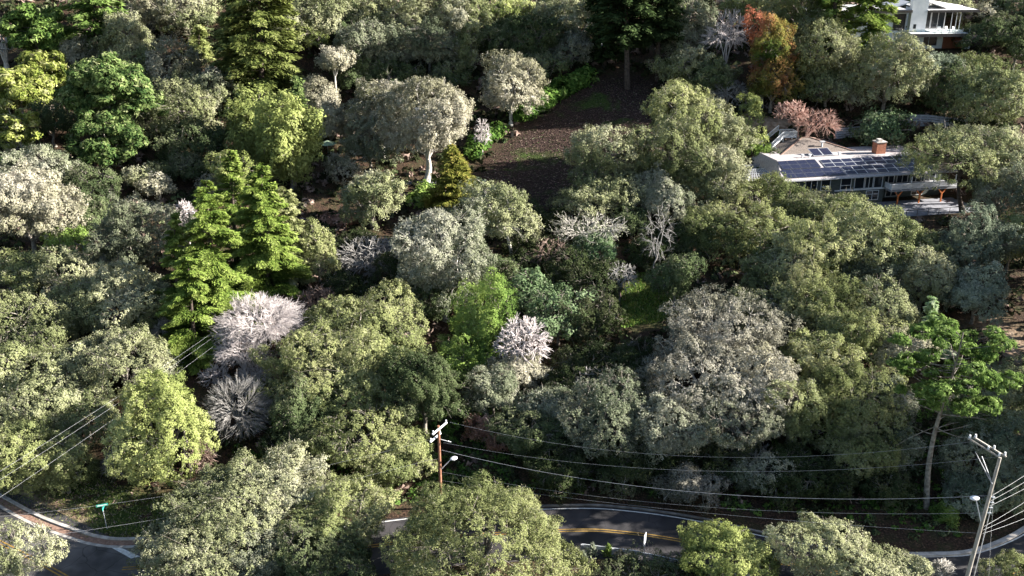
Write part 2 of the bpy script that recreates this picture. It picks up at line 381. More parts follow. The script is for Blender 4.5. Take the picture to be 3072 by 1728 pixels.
# ---------------------------------------------------------------- placing a tree from what the photograph shows
def solve(cx, cy, rx, ry, k, t0=48, dmax=640):
    """where a crown seen at (cx,cy) with half size (rx,ry) stands, its centre k crown-heights above the slope"""
    px, py = cx * K, cy * K; d = ray(px, py)
    ts = np.arange(t0, dmax, .75); P = np.array([0, 0, CAM_H]) + ts[:, None] * d
    dep = np.arctan2(-d[2], d[1]); a = rx * K / FPX * ts; b = ry * K / FPX * ts
    rz = np.sqrt(np.maximum(b ** 2 - (a * sin(dep)) ** 2, (.5 * np.minimum(a, b * 1.4)) ** 2)) / max(cos(dep), .5)
    g = P[:, 2] - H(P[:, 0], P[:, 1]) - k * rz
    i = int(np.argmax(g < 0)) if (g < 0).any() else len(ts) - 1
    return P[i], a[i], rz[i], ts[i]
COUNT = {'tris': 0}
def put(name, label, cat, group, base, parts):
    e = empty(name, base); tag(e, label, cat, group)
    return e
def leaf_size(depth, px=2.6): return px * depth / 1000.0

def tree_lobed(cx, cy, rx, ry, label, mat='oak', bark='bark', name='oak_tree', cat='tree', k=1.35, nl=26, lobe=.36, zlo=-.45, cov=1.0,
               clump=None, elong=1.3, twigs=.17, px=1.2, seed=0, flat=1.0, limbs=True, group=None, rd=1.0, t0=48, up=.15, core=True, style='dome', rough=1.25, tone=0.0, topv=0.0, lump=1.0, holes=.12, patch=.13, hang=0.0,
               cut=-.65, spread=1.0, shift=(0, 0), tw=None, twmat=None, depth=None):
    r = np.random.default_rng(abs(int(cx * 13 + cy * 7 + seed)))
    if depth: 
        c = at(cx * K, cy * K, depth); a = rx * K / FPX * depth; rz = ry * K / FPX * depth; dep = depth
    else: c, a, rz, dep = solve(cx, cy, rx, ry, k, t0)
    a *= 1.11; rz *= 1.07; ax = np.array([a, a * rd, rz]); leaf = leaf_size(dep, px); cl = clump or leaf * 2.6
    C_, R_ = crown_lobes(r, ax, nl, lobe * 1.06, zlo, core)
    gz = h1(c[0] + shift[0], c[1] + shift[1]); base = np.array([c[0] + shift[0], c[1] + shift[1], gz - .25])
    e = put(name, label, cat, group, base, None)
    if style == 'dome': T, v, tips = dome(r, ax * 1.02, cl, leaf, cov, rough, min(zlo, -.5), elong, twigs, up, hang, tone, patch, holes, topv, lump)
    else: T, v, tips = foliage(r, C_, R_, cl, leaf, cov, elong, twigs, up, flat, cut, spread=spread)
    loc = c - base; T = T + loc
    o = link_mesh('crown', tri_mesh('crown', T, v, M[mat]), e); COUNT['tris'] += len(v)
    if limbs:
        S = Sticks(); m = min(len(tips), 150 if a > 3 else 60); tp = tips[r.choice(len(tips), m, replace=False)] * 1.01 + loc
        H_ = loc[2]; rt = max(.05 * (rz + a) * .62, .08)
        limb_tree(S, r, [0, 0, 0], [loc[0] * .55, loc[1] * .55, max(H_ - rz * .75, H_ * .3)], tp, rt, leaf * .16, nl=7, ns=24, fork=2, seg=3, bend=.45)
        S.build('trunk', M[bark], e)
    return e

def tree_bare(cx, cy, rx, ry, label, bark='greytwig', name='bare_tree', cat='tree', k=1.3, n=700, twig=.035, fork=3, seed=0, group=None, inner=.35,
              leaf=None, nleaf=0, zlo=-.5, t0=48, hub=60, shift=(0, 0), rt=None, rd=1.0, lift=.1, bend=.3, lobes=None, depth=None, trunkmat=None, lpx=2.2, fj=.6, hub_r=.72):
    r = np.random.default_rng(abs(int(cx * 11 + cy * 5 + seed)))
    if depth: 
        c = at(cx * K, cy * K, depth); a = rx * K / FPX * depth; rz = ry * K / FPX * depth; dep = depth
    else: c, a, rz, dep = solve(cx, cy, rx, ry, k, t0)
    gz = h1(c[0] + shift[0], c[1] + shift[1]); base = np.array([c[0] + shift[0], c[1] + shift[1], gz - .25])
    e = put(name, label, cat, group, base, None); loc = c - base
    d = fib(n, zlo, .15, r); q = (inner + (1 - inner) * r.random(n) ** .45)
    if lobes:                                        # uneven outline
        L = fib(lobes, zlo, .3, r); g = np.clip(((d @ L.T).max(1) - .72) / .28, 0, 1); q = q * (.55 + .5 * g ** .7)
    tips = d * q[:, None] * np.array([a, a * rd, rz]) + loc
    S = Sticks(); H_ = loc[2]
    limb_tree(S, r, [0, 0, 0], [loc[0] * .5, loc[1] * .5, max(H_ - rz * .8, H_ * .3)], tips, rt or max(.028 * (rz + a), .08), twig, nl=9, ns=hub, fork=fork, seg=4, lift=lift, bend=bend, fj=fj, hub_r=hub_r)
    S.build('branches' if not trunkmat else 'branches', M[bark], e)
    if nleaf:
        lf = leaf_size(dep, lpx); i = r.integers(0, n, nleaf); P = tips[i] + r.normal(size=(nleaf, 3)) * lf * 1.6
        T = leaf_tris(r, P, unit(unit(P - loc) + rdir(r, nleaf) * .7 + np.array([0, 0, .2])), lf, 1.3)
        link_mesh('leaves', tri_mesh('leaves', T, np.clip(.5 + .22 * r.normal(size=nleaf), 0, 1), M[leaf]), e); COUNT['tris'] += nleaf
    return e

def tree_conifer(ax_, ay, bx, by, hw, label, mat='redwood', bark='darkbark', name='redwood_tree', cat='tree', group=None, power=.75, px=1.6,
                 dens=1.0, droop=.18, low=.04, seed=0, whorl=.75, depth=None, side=1.0, elong=1.8, tufts=False, gap=0.0, layers=1.0):
    """apex pixel, foot pixel (on the slope, may be hidden) and half width of the skirt in pixels"""
    r = np.random.default_rng(abs(int(ax_ * 3 + ay * 17 + seed)))
    if depth: b = at(bx * K, by * K, depth); b[2] = h1(b[0], b[1])
    else: b = hit(bx * K, by * K)
    dep = proj(*b)[2]; lo_, hi_ = 2.0, 70.0
    for _ in range(40):
        m = (lo_ + hi_) / 2
        if proj(b[0], b[1], b[2] + m)[1] > ay * K: lo_ = m
        else: hi_ = m
    Ht = lo_; Rb = hw * K / FPX * dep
    lean = (ax_ - bx) * K / FPX * dep - (proj(b[0], b[1], b[2] + Ht)[0] - proj(*b)[0]) / FPX * dep
    e = put(name, label, cat, group, b - np.array([0, 0, .3]), None)
    S = Sticks(); zz = np.linspace(0, 1, 9)
    tr = np.stack([lean * zz, 0 * zz, Ht * zz], 1); tr0 = Ht * .016 + .12
    S.path(tr, tr0 * (1.02 - zz) + .03, 9)
    leaf = leaf_size(dep, px); nb = int(Ht / whorl * 5)
    t = low + (1 - low) * (np.arange(nb) + r.random(nb)) / nb
    az = r.random(nb) * 2 * pi
    lump = 1 + .05 * np.sin(t * Ht * 1.1 * layers + np.sin(az * 2 + seed) * 1.5) + .34 * (r.random(nb) - .5)
    L = Rb * (1 - t) ** power * lump + leaf * 1.2
    if gap: L = L * np.where(np.sin(az * 3 + t * 9) > .3, 1 - gap, 1)
    L = L * np.minimum(1, .55 + (t - low) * 6)
    o = np.stack([lean * t, 0 * t, Ht * t], 1); out = np.stack([np.cos(az), np.sin(az), 0 * az], 1)
    tip = o + out * L[:, None] + np.array([0, 0, 1]) * (L * (-droop + .25 * t))[:, None]
    k = r.random(nb) < .5
    S.bez(o[k], tip[k] * .95 + o[k] * .05, .02 + tr0 * .16 * (1 - t[k]), .015, r, .08, .1, 3, 3)
    S.build('trunk', M[bark], e)
    area = 2 * pi * L * (Ht / nb) * dens; per = np.maximum((area / (leaf ** 2 * .5 * elong) * 5.5).astype(int), 3)
    idx = np.repeat(np.arange(nb), per); n = len(idx)
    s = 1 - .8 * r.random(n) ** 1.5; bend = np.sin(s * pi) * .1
    P = o[idx] + (tip[idx] - o[idx]) * s[:, None]; P[:, 2] += bend * L[idx]
    lat = np.cross(out[idx], [0, 0, 1]); w = (r.random(n) - .5) * 2 * L[idx] * .42 * side * (1.15 - s)
    clv = r.random(nb)
    P = P + lat * w[:, None] + r.normal(size=(n, 3)) * leaf * np.array([.7, .7, .45]); P[:, 2] -= np.abs(w) * .25
    al = unit(out[idx] + lat * np.sign(w)[:, None] * .7 + np.array([0, 0, -.25]) + rdir(r, n) * .45)
    nr = unit(np.array([0, 0, 1.]) * .8 + out[idx] * .55 + rdir(r, n) * .5); nr = unit(nr - al * (nr * al).sum(1, keepdims=True))
    T = leaf_tris(r, P, nr, leaf * .8, elong, al)
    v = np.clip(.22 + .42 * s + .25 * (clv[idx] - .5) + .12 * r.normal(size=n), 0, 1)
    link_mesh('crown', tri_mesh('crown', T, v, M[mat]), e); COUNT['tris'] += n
    return e

def tree_pine(cx, cy, rx, ry, label, mat='pine', bark='bark', name='pine_tree', k=1.6, nl=34, lobe=.25, foot=None, bare=0, group=None, seed=0,
              px=1.8, clump=None, cov=1.3, flat=.62, rd=.9, core=False, rt=None, t0=48, tipup=.5, zlo=-.9, depth=None, dead=0):
    """open crown of flat needle pads on visible limbs"""
    r = np.random.default_rng(abs(int(cx * 5 + cy * 3 + seed)))
    if foot:
        b = hit(foot[0] * K, foot[1] * K); dep = b[1] / ray(cx * K, cy * K)[1]; c = at(cx * K, cy * K, dep); a = rx * K / FPX * dep; rz = ry * K / FPX * dep; base = b.copy()
    else: c, a, rz, dep = solve(cx, cy, rx, ry, k, t0); base = np.array([c[0], c[1], 0.])
    base[2] = h1(base[0], base[1]) - .25
    leaf = leaf_size(dep, px); cl = clump or leaf * 2.4; ax = np.array([a, a * rd, rz])
    d = fib(nl, zlo, .25, r); q = (.35 + .65 * r.random(nl) ** .5); m = (a * a * rz) ** (1 / 3)
    rad = m * lobe * (.7 + .6 * r.random(nl)); C_ = d * ax * np.minimum(q, 1 - rad / m * .55)[:, None]
    e = put(name, label, 'tree', group, base, None); loc = c - base
    T, v, tips = foliage(r, C_, rad, cl, leaf, cov, 2.0, .05, .45, flat, -.9)
    link_mesh('crown', tri_mesh('crown', T + loc, v, M[mat]), e); COUNT['tris'] += len(v)
    S = Sticks(); top = loc + np.array([0, 0, rz * .75]); kk = np.linspace(0, 1, 10)[:, None]
    wob = np.sin(kk * pi * 1.5) * r.normal(size=3) * .02 * top[2] * np.array([1, 1, 0]); P = top * kk + wob
    r0 = rt or (.018 * top[2] + .1); S.path(P, r0 * (1.05 - .85 * kk[:, 0]), 9)
    lo = np.clip((C_[:, 2] + loc[2] - rz * .22) / top[2], .25, .97)
    A = np.stack([np.interp(lo, kk[:, 0], P[:, j]) for j in range(3)], 1)
    S.bez(A, C_ + loc - np.array([0, 0, 1]) * (rad * flat * .4)[:, None], r0 * .3 * (1.2 - lo), .035, r, .18, -.06, 5, 5)
    tp = tips[r.choice(len(tips), min(len(tips), 160), replace=False)] + loc
    j = ((tp[:, None] - (C_ + loc)[None]) ** 2).sum(2).argmin(1); S.bez(C_[j] + loc, tp, .05, .02, r, .2, 0, 2, 3)
    if dead:
        z = loc[2] - rz * (.7 + r.random(dead) * .9); z = np.maximum(z, .25 * top[2]); az = r.random(dead) * 2 * pi
        A = np.stack([np.interp(z / top[2], kk[:, 0], P[:, j]) for j in range(3)], 1)
        B = A + np.stack([np.cos(az), np.sin(az), .15 * r.normal(size=dead)], 1) * (a * (.25 + .5 * r.random(dead)))[:, None]
        S.bez(A, B, .07, .02, r, .2, .0, 4, 4)
    S.build('trunk', M[bark], e)
    return e

def strip_mesh(name, L, Rr, z, mat, parent=None):
    n = len(L); V = np.concatenate([np.column_stack([L, np.full(n, z)]), np.column_stack([Rr, np.full(n, z)])])
    F = np.array([[i, i + n, i + 1 + n, i + 1] for i in range(n - 1)])
    return link_mesh(name, mesh_from(name, V, F, mat), parent)
class MB:
    """boxes, beams and polygons gathered into one mesh"""
    def __init__(s): s.bm = bmesh.new()
    def box(s, x0, x1, y0, y1, z0, z1, mtx=None):
        v = [s.bm.verts.new((x, y, z)) for z in (z0, z1) for (x, y) in ((x0, y0), (x1, y0), (x1, y1), (x0, y1))]
        for f in ((0, 3, 2, 1), (4, 5, 6, 7), (0, 1, 5, 4), (1, 2, 6, 5), (2, 3, 7, 6), (3, 0, 4, 7)): s.bm.faces.new([v[i] for i in f])
        if mtx:
            for q in v: q.co = mtx @ q.co
        return s
    def poly(s, pts, th=0.0):
        v = [s.bm.verts.new(p) for p in pts]; f = s.bm.faces.new(v)
        if th:
            f.normal_update(); n = f.normal.copy(); w_ = [s.bm.verts.new(q.co - n * th) for q in v]; s.bm.faces.new(w_[::-1])
            for i in range(len(v)): j = (i + 1) % len(v); s.bm.faces.new((v[j], v[i], w_[i], w_[j]))
        return s
    def beam(s, a, b, w_, h_=None, up=(0, 0, 1)):
        a = Vector(a); b = Vector(b); d = b - a; L = d.length; d.normalize(); u = Vector(up)
        if abs(d.dot(u)) > .98: u = Vector((0, 1, 0))
        x = d.cross(u).normalized(); y = x.cross(d); h_ = h_ or w_
        mt = Matrix((x, d, y)).transposed().to_4x4(); mt.translation = a
        return s.box(-w_ / 2, w_ / 2, 0, L, -h_ / 2, h_ / 2, mt)
    def tube(s, a, b, r0, r1=None, n=12):
        a = Vector(a); b = Vector(b); d = (b - a).normalized(); u = Vector((0, 0, 1)) if abs(d.z) < .9 else Vector((1, 0, 0))
        x = d.cross(u).normalized(); y = d.cross(x); r1 = r0 if r1 is None else r1
        A = [s.bm.verts.new(a + (x * cos(2 * pi * i / n) + y * sin(2 * pi * i / n)) * r0) for i in range(n)]
        B = [s.bm.verts.new(b + (x * cos(2 * pi * i / n) + y * sin(2 * pi * i / n)) * r1) for i in range(n)]
        for i in range(n): s.bm.faces.new((A[i], A[(i + 1) % n], B[(i + 1) % n], B[i]))
        s.bm.faces.new(A[::-1]); s.bm.faces.new(B); return s
    def build(s, name, mat, parent=None, bevel=0):
        if bevel: bmesh.ops.bevel(s.bm, geom=list(s.bm.edges), offset=bevel, segments=1, affect='EDGES')
        bmesh.ops.recalc_face_normals(s.bm, faces=list(s.bm.faces))
        me = bpy.data.meshes.new(name); s.bm.to_mesh(me); s.bm.free(); me.materials.append(mat)
        return link_mesh(name, me, parent)
# ---------------------------------------------------------------- pads under the houses
ca, sa = cos(LH_YAW), sin(LH_YAW); EAVE = float(_lh[2]); LG = EAVE - 5.0
def lhw(u, v, z=0.0): return (LH[0] + u * ca - v * sa, LH[1] + u * sa + v * ca, z)
_c = lhw(14.5, -1.0); PADS.append((_c[0], _c[1], LH_YAW, 17.5, 6.2, LG, 4.5))
cu, su = cos(UH_YAW), sin(UH_YAW); UG = float(_uh[2]) - .6
def uhw(u, v, z=0.0): return (UH[0] + u * cu - v * su, UH[1] + u * su + v * cu, z)
_c = uhw(-3, 4.5); PADS.append((_c[0], _c[1], UH_YAW, 17, 5.5, UG, 5))

# ---------------------------------------------------------------- ground
def axis_pts(a, b, fine_a, fine_b, st, coarse):
    return np.unique(np.concatenate([np.arange(a, fine_a, coarse), np.arange(fine_a, fine_b, st), np.arange(fine_b, b + coarse, coarse)]))
def in_poly(x, y, poly):
    c = np.zeros(x.shape, bool); n = len(poly)
    for i in range(n):
        x1, y1 = poly[i]; x2, y2 = poly[(i + 1) % n]
        k = ((y1 > y) != (y2 > y)) & (x < (x2 - x1) * (y - y1) / (y2 - y1 + 1e-12) + x1); c ^= k
    return c
def soft(x, y, poly, rad=2.5):
    a = np.zeros(x.shape)
    for dx, dy in ((0, 0), (rad, 0), (-rad, 0), (0, rad), (0, -rad), (rad * .6, rad * .6), (-rad * .6, rad * .6), (rad * .6, -rad * .6), (-rad * .6, -rad * .6)):
        a += in_poly(x + dx, y + dy, poly)
    return a / 9
def poly_px(pts): return [tuple(hit(a * K, b * K)[:2]) for a, b in pts]
LAWN = poly_px([(1180, 480), (1250, 380), (1330, 310), (1500, 195), (1660, 195), (1640, 330), (1560, 350), (1440, 420), (1440, 520), (1320, 560)])
GRASS2 = poly_px([(1540, 770), (1600, 690), (1710, 680), (1730, 800), (1560, 830)])
VERGE = [(-60, 90.5), (-50, 84.2), (-40.5, 79.6), (-31, 79.4), (-30, 84), (-38, 87), (-50, 93)]
DIRT = poly_px([(2440, 810), (2500, 800), (2576, 860), (2576, 960), (2530, 900)])
BED = poly_px([(800, 545), (905, 555), (1030, 570), (1060, 600), (900, 590), (820, 580)])
DRIVE = poly_px([(1860, 305), (1980, 300), (2000, 330), (1880, 335)])
xs = axis_pts(-1500, 1500, -110, 130, 1.25, 45); ys = axis_pts(-400, 1500, 42, 250, 1.25, 40)
X, Y = np.meshgrid(xs, ys); Z = H(X, Y)
nx, ny = len(xs), len(ys)
V = np.column_stack([X.ravel(), Y.ravel(), Z.ravel()])
i = np.arange(nx * ny).reshape(ny, nx)
F = np.stack([i[:-1, :-1], i[:-1, 1:], i[1:, 1:], i[1:, :-1]], -1).reshape(-1, 4)
gm, t, b = new_mat('hillside_soil')
tc = t.nodes.new('ShaderNodeTexCoord')
def nz(scale, det=6, dist=0.0):
    n = t.nodes.new('ShaderNodeTexNoise'); n.inputs['Scale'].default_value = scale; n.inputs['Detail'].default_value = det
    n.inputs['Distortion'].default_value = dist; t.links.new(tc.outputs['Object'], n.inputs['Vector']); return n
def ramp(src, stops):
    r = t.nodes.new('ShaderNodeValToRGB'); e = r.color_ramp.elements
    while len(e) < len(stops): e.new(.5)
    for k, (p, c) in enumerate(stops): e[k].position = p; e[k].color = (*c, 1)
    t.links.new(src, r.inputs[0]); return r
def mixc(fac, a, b_):
    m = t.nodes.new('ShaderNodeMix'); m.data_type = 'RGBA'; t.links.new(fac, m.inputs[0]); t.links.new(a, m.inputs[6]); t.links.new(b_, m.inputs[7]); return m.outputs[2]
def attr(nm):
    a = t.nodes.new('ShaderNodeAttribute'); a.attribute_name = nm; return a.outputs['Fac']
def math_(op, a, b_=None, v=None):
    m = t.nodes.new('ShaderNodeMath'); m.operation = op; t.links.new(a, m.inputs[0])
    if b_ is not None: t.links.new(b_, m.inputs[1])
    if v is not None: m.inputs[1].default_value = v
    m.use_clamp = True; return m.outputs[0]
litter = ramp(nz(.5, 10).outputs[0], [(.3, (.018, .015, .011)), (.45, (.045, .032, .02)), (.55, (.035, .045, .018)), (.7, (.1, .065, .04))])
fine = ramp(nz(5, 4).outputs[0], [(.35, (.015, .012, .01)), (.5, (.05, .028, .02)), (.62, (.13, .07, .045)), (.75, (.26, .17, .11))])
lawng = ramp(nz(3, 6).outputs[0], [(.3, (.018, .032, .009)), (.5, (.042, .065, .016)), (.7, (.085, .1, .03))])
patch = ramp(nz(.16, 4, .6).outputs[0], [(.3, (0, 0, 0)), (.42, (1, 1, 1))])
lawnl = ramp(nz(4, 5).outputs[0], [(.35, (.018, .012, .011)), (.5, (.04, .024, .021)), (.68, (.11, .075, .055))])
lawn = mixc(patch.outputs[0], lawng.outputs[0], lawnl.outputs[0])  # lawn greens and litter darkened in the colour to stand in for shade
base = mixc(nz(.9, 3).outputs[0], litter.outputs[0], fine.outputs[0])
base = mixc(attr('lawn'), base, lawn)
base = mixc(math_('MULTIPLY', attr('grass'), ramp(nz(.5, 5).outputs[0], [(.36, (0, 0, 0)), (.5, (1, 1, 1))]).outputs[0]), base, lawng.outputs[0])
dirtc = ramp(nz(1.2, 6).outputs[0], [(.3, (.2, .13, .08)), (.6, (.42, .31, .22)), (.75, (.5, .4, .3))])
base = mixc(attr('dirt'), base, dirtc.outputs[0])
t.links.new(base, b.inputs['Base Color']); b.inputs['Roughness'].default_value = .95; b.inputs['Specular IOR Level'].default_value = .1
bp = t.nodes.new('ShaderNodeBump'); bp.inputs['Strength'].default_value = .6; bp.inputs['Distance'].default_value = .3
t.links.new(nz(3, 8).outputs[0], bp.inputs['Height']); t.links.new(bp.outputs[0], b.inputs['Normal'])
me = mesh_from('ground', V, F, gm, smooth=True)
XF, YF = X.ravel(), Y.ravel()
for nm, val in (('lawn', soft(XF, YF, LAWN)), ('grass', np.maximum(soft(XF, YF, GRASS2), soft(XF, YF, VERGE, 1.5))), ('dirt', np.maximum(np.maximum(soft(XF, YF, DIRT, 2), soft(XF, YF, DRIVE, 1)), .8 * soft(XF, YF, [(-62, 93), (-52, 85.5), (-43, 80.6), (-41, 82), (-49, 87.5), (-58, 95)], 1)))):
    a = me.attributes.new(nm, 'FLOAT', 'POINT'); a.data.foreach_set('value', val.astype(np.float32))
g = link_mesh('ground', me); tag(g, 'steep brown and green hillside under the trees', 'ground', kind='structure')

# ---------------------------------------------------------------- roads
def road_mat(name, c1, c2):
    m = noise_mat(name, c1, c2, .35, .82, 10, spec=.35, c3=tuple((a + b_) / 2 for a, b_ in zip(c1, c2))); return m
asph = road_mat('shaded_asphalt', (.02, .019, .021), (.05, .046, .048)); asph2 = road_mat('main_asphalt', (.05, .047, .047), (.1, .094, .092))  # side road's shade is put into its darker asphalt colour
white = noise_mat('road_white', (.5, .49, .47), (.74, .73, .7), 3, .8); yellow = noise_mat('road_yellow', (.22, .13, .03), (.36, .22, .05), 3, .8)
conc = noise_mat('concrete', (.3, .27, .24), (.52, .48, .44), 1.5, .9, bump=.1); brick = noise_mat('brick_gutter', (.17, .1, .075), (.3, .19, .14), 4, .9)
def wear(m):
    t = m.node_tree; b = t.nodes['Principled BSDF']; src = b.inputs['Base Color'].links[0].from_socket
    tc = t.nodes.new('ShaderNodeTexCoord'); vo = t.nodes.new('ShaderNodeTexVoronoi'); vo.feature = 'DISTANCE_TO_EDGE'; vo.inputs['Scale'].default_value = .42
    n1 = t.nodes.new('ShaderNodeTexNoise'); n1.inputs['Scale'].default_value = 1.4; n1.inputs['Detail'].default_value = 8; mx0 = t.nodes.new('ShaderNodeMix'); mx0.data_type = 'RGBA'; mx0.inputs[0].default_value = .25
    t.links.new(tc.outputs['Object'], mx0.inputs[6]); t.links.new(tc.outputs['Object'], n1.inputs['Vector']); t.links.new(n1.outputs[1], mx0.inputs[7]); t.links.new(mx0.outputs[2], vo.inputs['Vector'])
    cr = t.nodes.new('ShaderNodeValToRGB'); cr.color_ramp.elements[0].position = .0; cr.color_ramp.elements[0].color = (.35, .35, .35, 1); cr.color_ramp.elements[1].position = .012; cr.color_ramp.elements[1].color = (1, 1, 1, 1)
    t.links.new(vo.outputs['Distance'], cr.inputs[0])
    n2 = t.nodes.new('ShaderNodeTexNoise'); n2.inputs['Scale'].default_value = .16; n2.inputs['Detail'].default_value = 3; c2 = t.nodes.new('ShaderNodeValToRGB'); c2.color_ramp.elements[0].position = .47; c2.color_ramp.elements[0].color = (.72, .72, .72, 1); c2.color_ramp.elements[1].position = .52; c2.color_ramp.elements[1].color = (1.25, 1.22, 1.2, 1)
    t.links.new(tc.outputs['Object'], n2.inputs['Vector']); t.links.new(n2.outputs[0], c2.inputs[0])
    for s_ in (cr.outputs[0], c2.outputs[0]):
        m_ = t.nodes.new('ShaderNodeMix'); m_.data_type = 'RGBA'; m_.blend_type = 'MULTIPLY'; m_.inputs[0].default_value = 1; t.links.new(src, m_.inputs[6]); t.links.new(s_, m_.inputs[7]); src = m_.outputs[2]
    t.links.new(src, b.inputs['Base Color'])
wear(asph); wear(asph2)
tag(strip_mesh('road', SIDE_FAR, offset(SIDE_FAR, SIDE_W), .004, asph), 'shaded asphalt side road curving below the oaks', 'road', kind='structure')
o = strip_mesh('main_road', offset(MAIN_MID, -6.0), offset(MAIN_MID, 6.0), .010, asph2); tag(o, 'wider sunlit road entering at the lower left corner', 'road', kind='structure')
def stripe(name, line, d0, d1, z, mat, kind='structure', lab=None):
    o = strip_mesh(name, offset(line, d0), offset(line, d1), z, mat); tag(o, lab, 'marking' if lab else None, kind=kind); return o
stripe('edge_line', SIDE_FAR, .25, .4, .016, white, lab='white edge line along the far side of the dark road')
sm = SIDE_MID
stripe('centre_line', SIDE_FAR, 3.72, 3.86, .016, yellow, lab='double yellow line, far stripe, on the dark road')
stripe('centre_line', SIDE_FAR, 4.06, 4.2, .016, yellow, lab='double yellow line, near stripe, on the dark road')
stripe('centre_line', MAIN_MID, -.25, -.1, .022, yellow, lab='double yellow line, far stripe, at the lower left corner')
stripe('centre_line', MAIN_MID, .1, .25, .022, yellow, lab='double yellow line, near stripe, at the lower left corner')
p0 = on_z(325, 1633); p1 = on_z(405, 1672)
bar = MB(); bar.poly([(p0[0] - .3, p0[1], .028), (p1[0] - .3, p1[1] - .2, .028), (p1[0] + .45, p1[1] + .1, .028), (p0[0] + .3, p0[1] + .1, .028)])
tag(bar.build('stop_line', white), 'short white stop bar where the side road meets the main road', 'marking', kind='structure')
def kerb(name, line, d0, d1, z0, z1, mat, lab):
    A = offset(line, d0); B = offset(line, d1); n = len(A)
    Vv = np.concatenate([np.column_stack([P, np.full(n, z)]) for P, z in ((A, z0), (A, z1), (B, z1), (B, z0))])
    Ff = [[i + k * n, i + 1 + k * n, i + 1 + (k + 1) * n, i + (k + 1) * n] for i in range(n - 1) for k in range(3)]
    o = link_mesh(name, mesh_from(name, Vv, np.array(Ff), mat)); tag(o, lab, 'kerb', kind='structure'); return o
EDGE = np.concatenate([MAIN_EDGE[:-1], densify([(-40.5, 79.3), (-38, 78.7), (-35, 78.75), (-31.5, 79.0), (-27, 79.45), (-20, 80.9)])])
kerb('kerb', EDGE, -.95, -.6, -.1, .17, conc, 'pale concrete kerb bordering the grassy corner')
kerb('gutter', EDGE, -.6, .15, -.1, .05, brick, 'red brown brick gutter between kerb and road edge')
kerb('gutter', EDGE, .15, .5, -.1, .035, conc, 'pale concrete strip along the main road edge')
RC = densify([(37, 76.9), (41, 77.0), (44.5, 77.9), (50, 81.1), (57, 87.2), (66, 97.2)])
kerb('kerb', RC, -.45, .05, -.1, .16, conc, 'pale kerb around the bend by the tall utility pole')
kerb('kerb', SIDE_FAR[12:], -.32, -.08, -.1, .12, noise_mat('dark_kerb', (.12, .11, .1), (.26, .24, .22), 1, .9), 'low kerb under the dark bank beyond the road')  # darker concrete than the other kerbs

# ---------------------------------------------------------------- lower house
wallm = noise_mat('dark_green_siding', (.06, .075, .07), (.1, .115, .105), 1, .7, stretch=(1, 1, 8))
trim = noise_mat('white_trim', (.62, .62, .64), (.78, .78, .78), 2, .5)
roofm = noise_mat('tan_gravel_roof', (.3, .265, .265), (.46, .42, .41), 5, .95); shingle = noise_mat('brown_shingle', (.09, .075, .065), (.26, .21, .18), 6, .9, stretch=(1.5, 1, 4), bump=.4)
tile = noise_mat('grey_tile_roof', (.13, .12, .12), (.3, .27, .25), 4, .85)
chim = noise_mat('red_brick', (.26, .1, .06), (.42, .18, .11), 5, .9, stretch=(1, 1, 3)); metal = noise_mat('galvanised_metal', (.45, .46, .48), (.66, .67, .69), 3, .45, metallic=.3)
woodgrey = noise_mat('grey_timber', (.2, .2, .21), (.38, .38, .4), 3, .85, stretch=(1, 6, 6)); orange = noise_mat('orange_timber', (.5, .14, .04), (.62, .2, .06), 3, .7)
paver = noise_mat('grey_pavers', (.17, .17, .19), (.3, .3, .33), 1, .9)
glass, gt, gb = new_mat('dark_window_glass'); gb.inputs['Base Color'].default_value = (.02, .025, .03, 1); gb.inputs['Roughness'].default_value = .08; gb.inputs['Specular IOR Level'].default_value = .8
pan, pt, pb = new_mat('solar_cells')
tcn = pt.nodes.new('ShaderNodeTexCoord'); br = pt.nodes.new('ShaderNodeTexBrick'); br.offset = 0; br.inputs['Color1'].default_value = (.01, .013, .034, 1); br.inputs['Color2'].default_value = (.014, .018, .042, 1)
br.inputs['Mortar'].default_value = (.05, .055, .09, 1); br.inputs['Scale'].default_value = 1; br.inputs['Mortar Size'].default_value = .016; br.inputs['Brick Width'].default_value = .28; br.inputs['Row Height'].default_value = .28
pt.links.new(tcn.outputs['Object'], br.inputs['Vector']); pt.links.new(br.outputs[0], pb.inputs['Base Color']); pb.inputs['Roughness'].default_value = .3; pb.inputs['Specular IOR Level'].default_value = .35
LHE = empty('hillside_house', (LH[0], LH[1], LG), LH_YAW); LHE.scale = (1.08, 1, 1); tag(LHE, 'long low house with solar panels on its shallow roof and a red brick chimney', 'house')
E = 5.0; D = 6.2; RZ = 1.75; HL = 29.5
sl = RZ / D
def rp(u, v, up=0.0): return (u, v, E + v * sl + up)
m = MB(); m.box(1.0, 17.4, .9, 13, -.6, E - .05); m.box(17.4, HL - 1, 3.0, 13, -.6, E + .3); m.box(5, 16, 13, 19, 1, E + .7); m.build('wall', wallm, LHE)
m = MB()
m.poly([rp(-.2, 0), rp(HL, 0), rp(HL - 3.2, D), rp(1.4, D)], .22)
m.poly([(1.4, D, E + RZ), (HL - 3.2, D, E + RZ), (HL - 3.2, 13.5, E + RZ - .35), (1.4, 13.5, E + RZ - .35)], .2)
m.poly([(1.4, D, E + RZ), (1.4, 13.5, E + RZ - .35), (-.2, 13.5, E + .1), (-.2, 0, E)], .2)
m.poly([(HL - 3.2, D, E + RZ), (HL, 0, E), (HL, 13.5, E + .1), (HL - 3.2, 13.5, E + RZ - .35)], .2)
rf = m.build('roof', roofm, LHE)
m = MB(); m.box(-.25, HL + .05, -.14, .0, E - .2, E - .02); m.box(-.25, -.1, 0, 13.4, E - .22, E + .06); m.build('fascia', noise_mat('grey_fascia', (.36, .36, .38), (.5, .5, .51), 2, .6), LHE)
m = MB()   # hipped brown wing behind
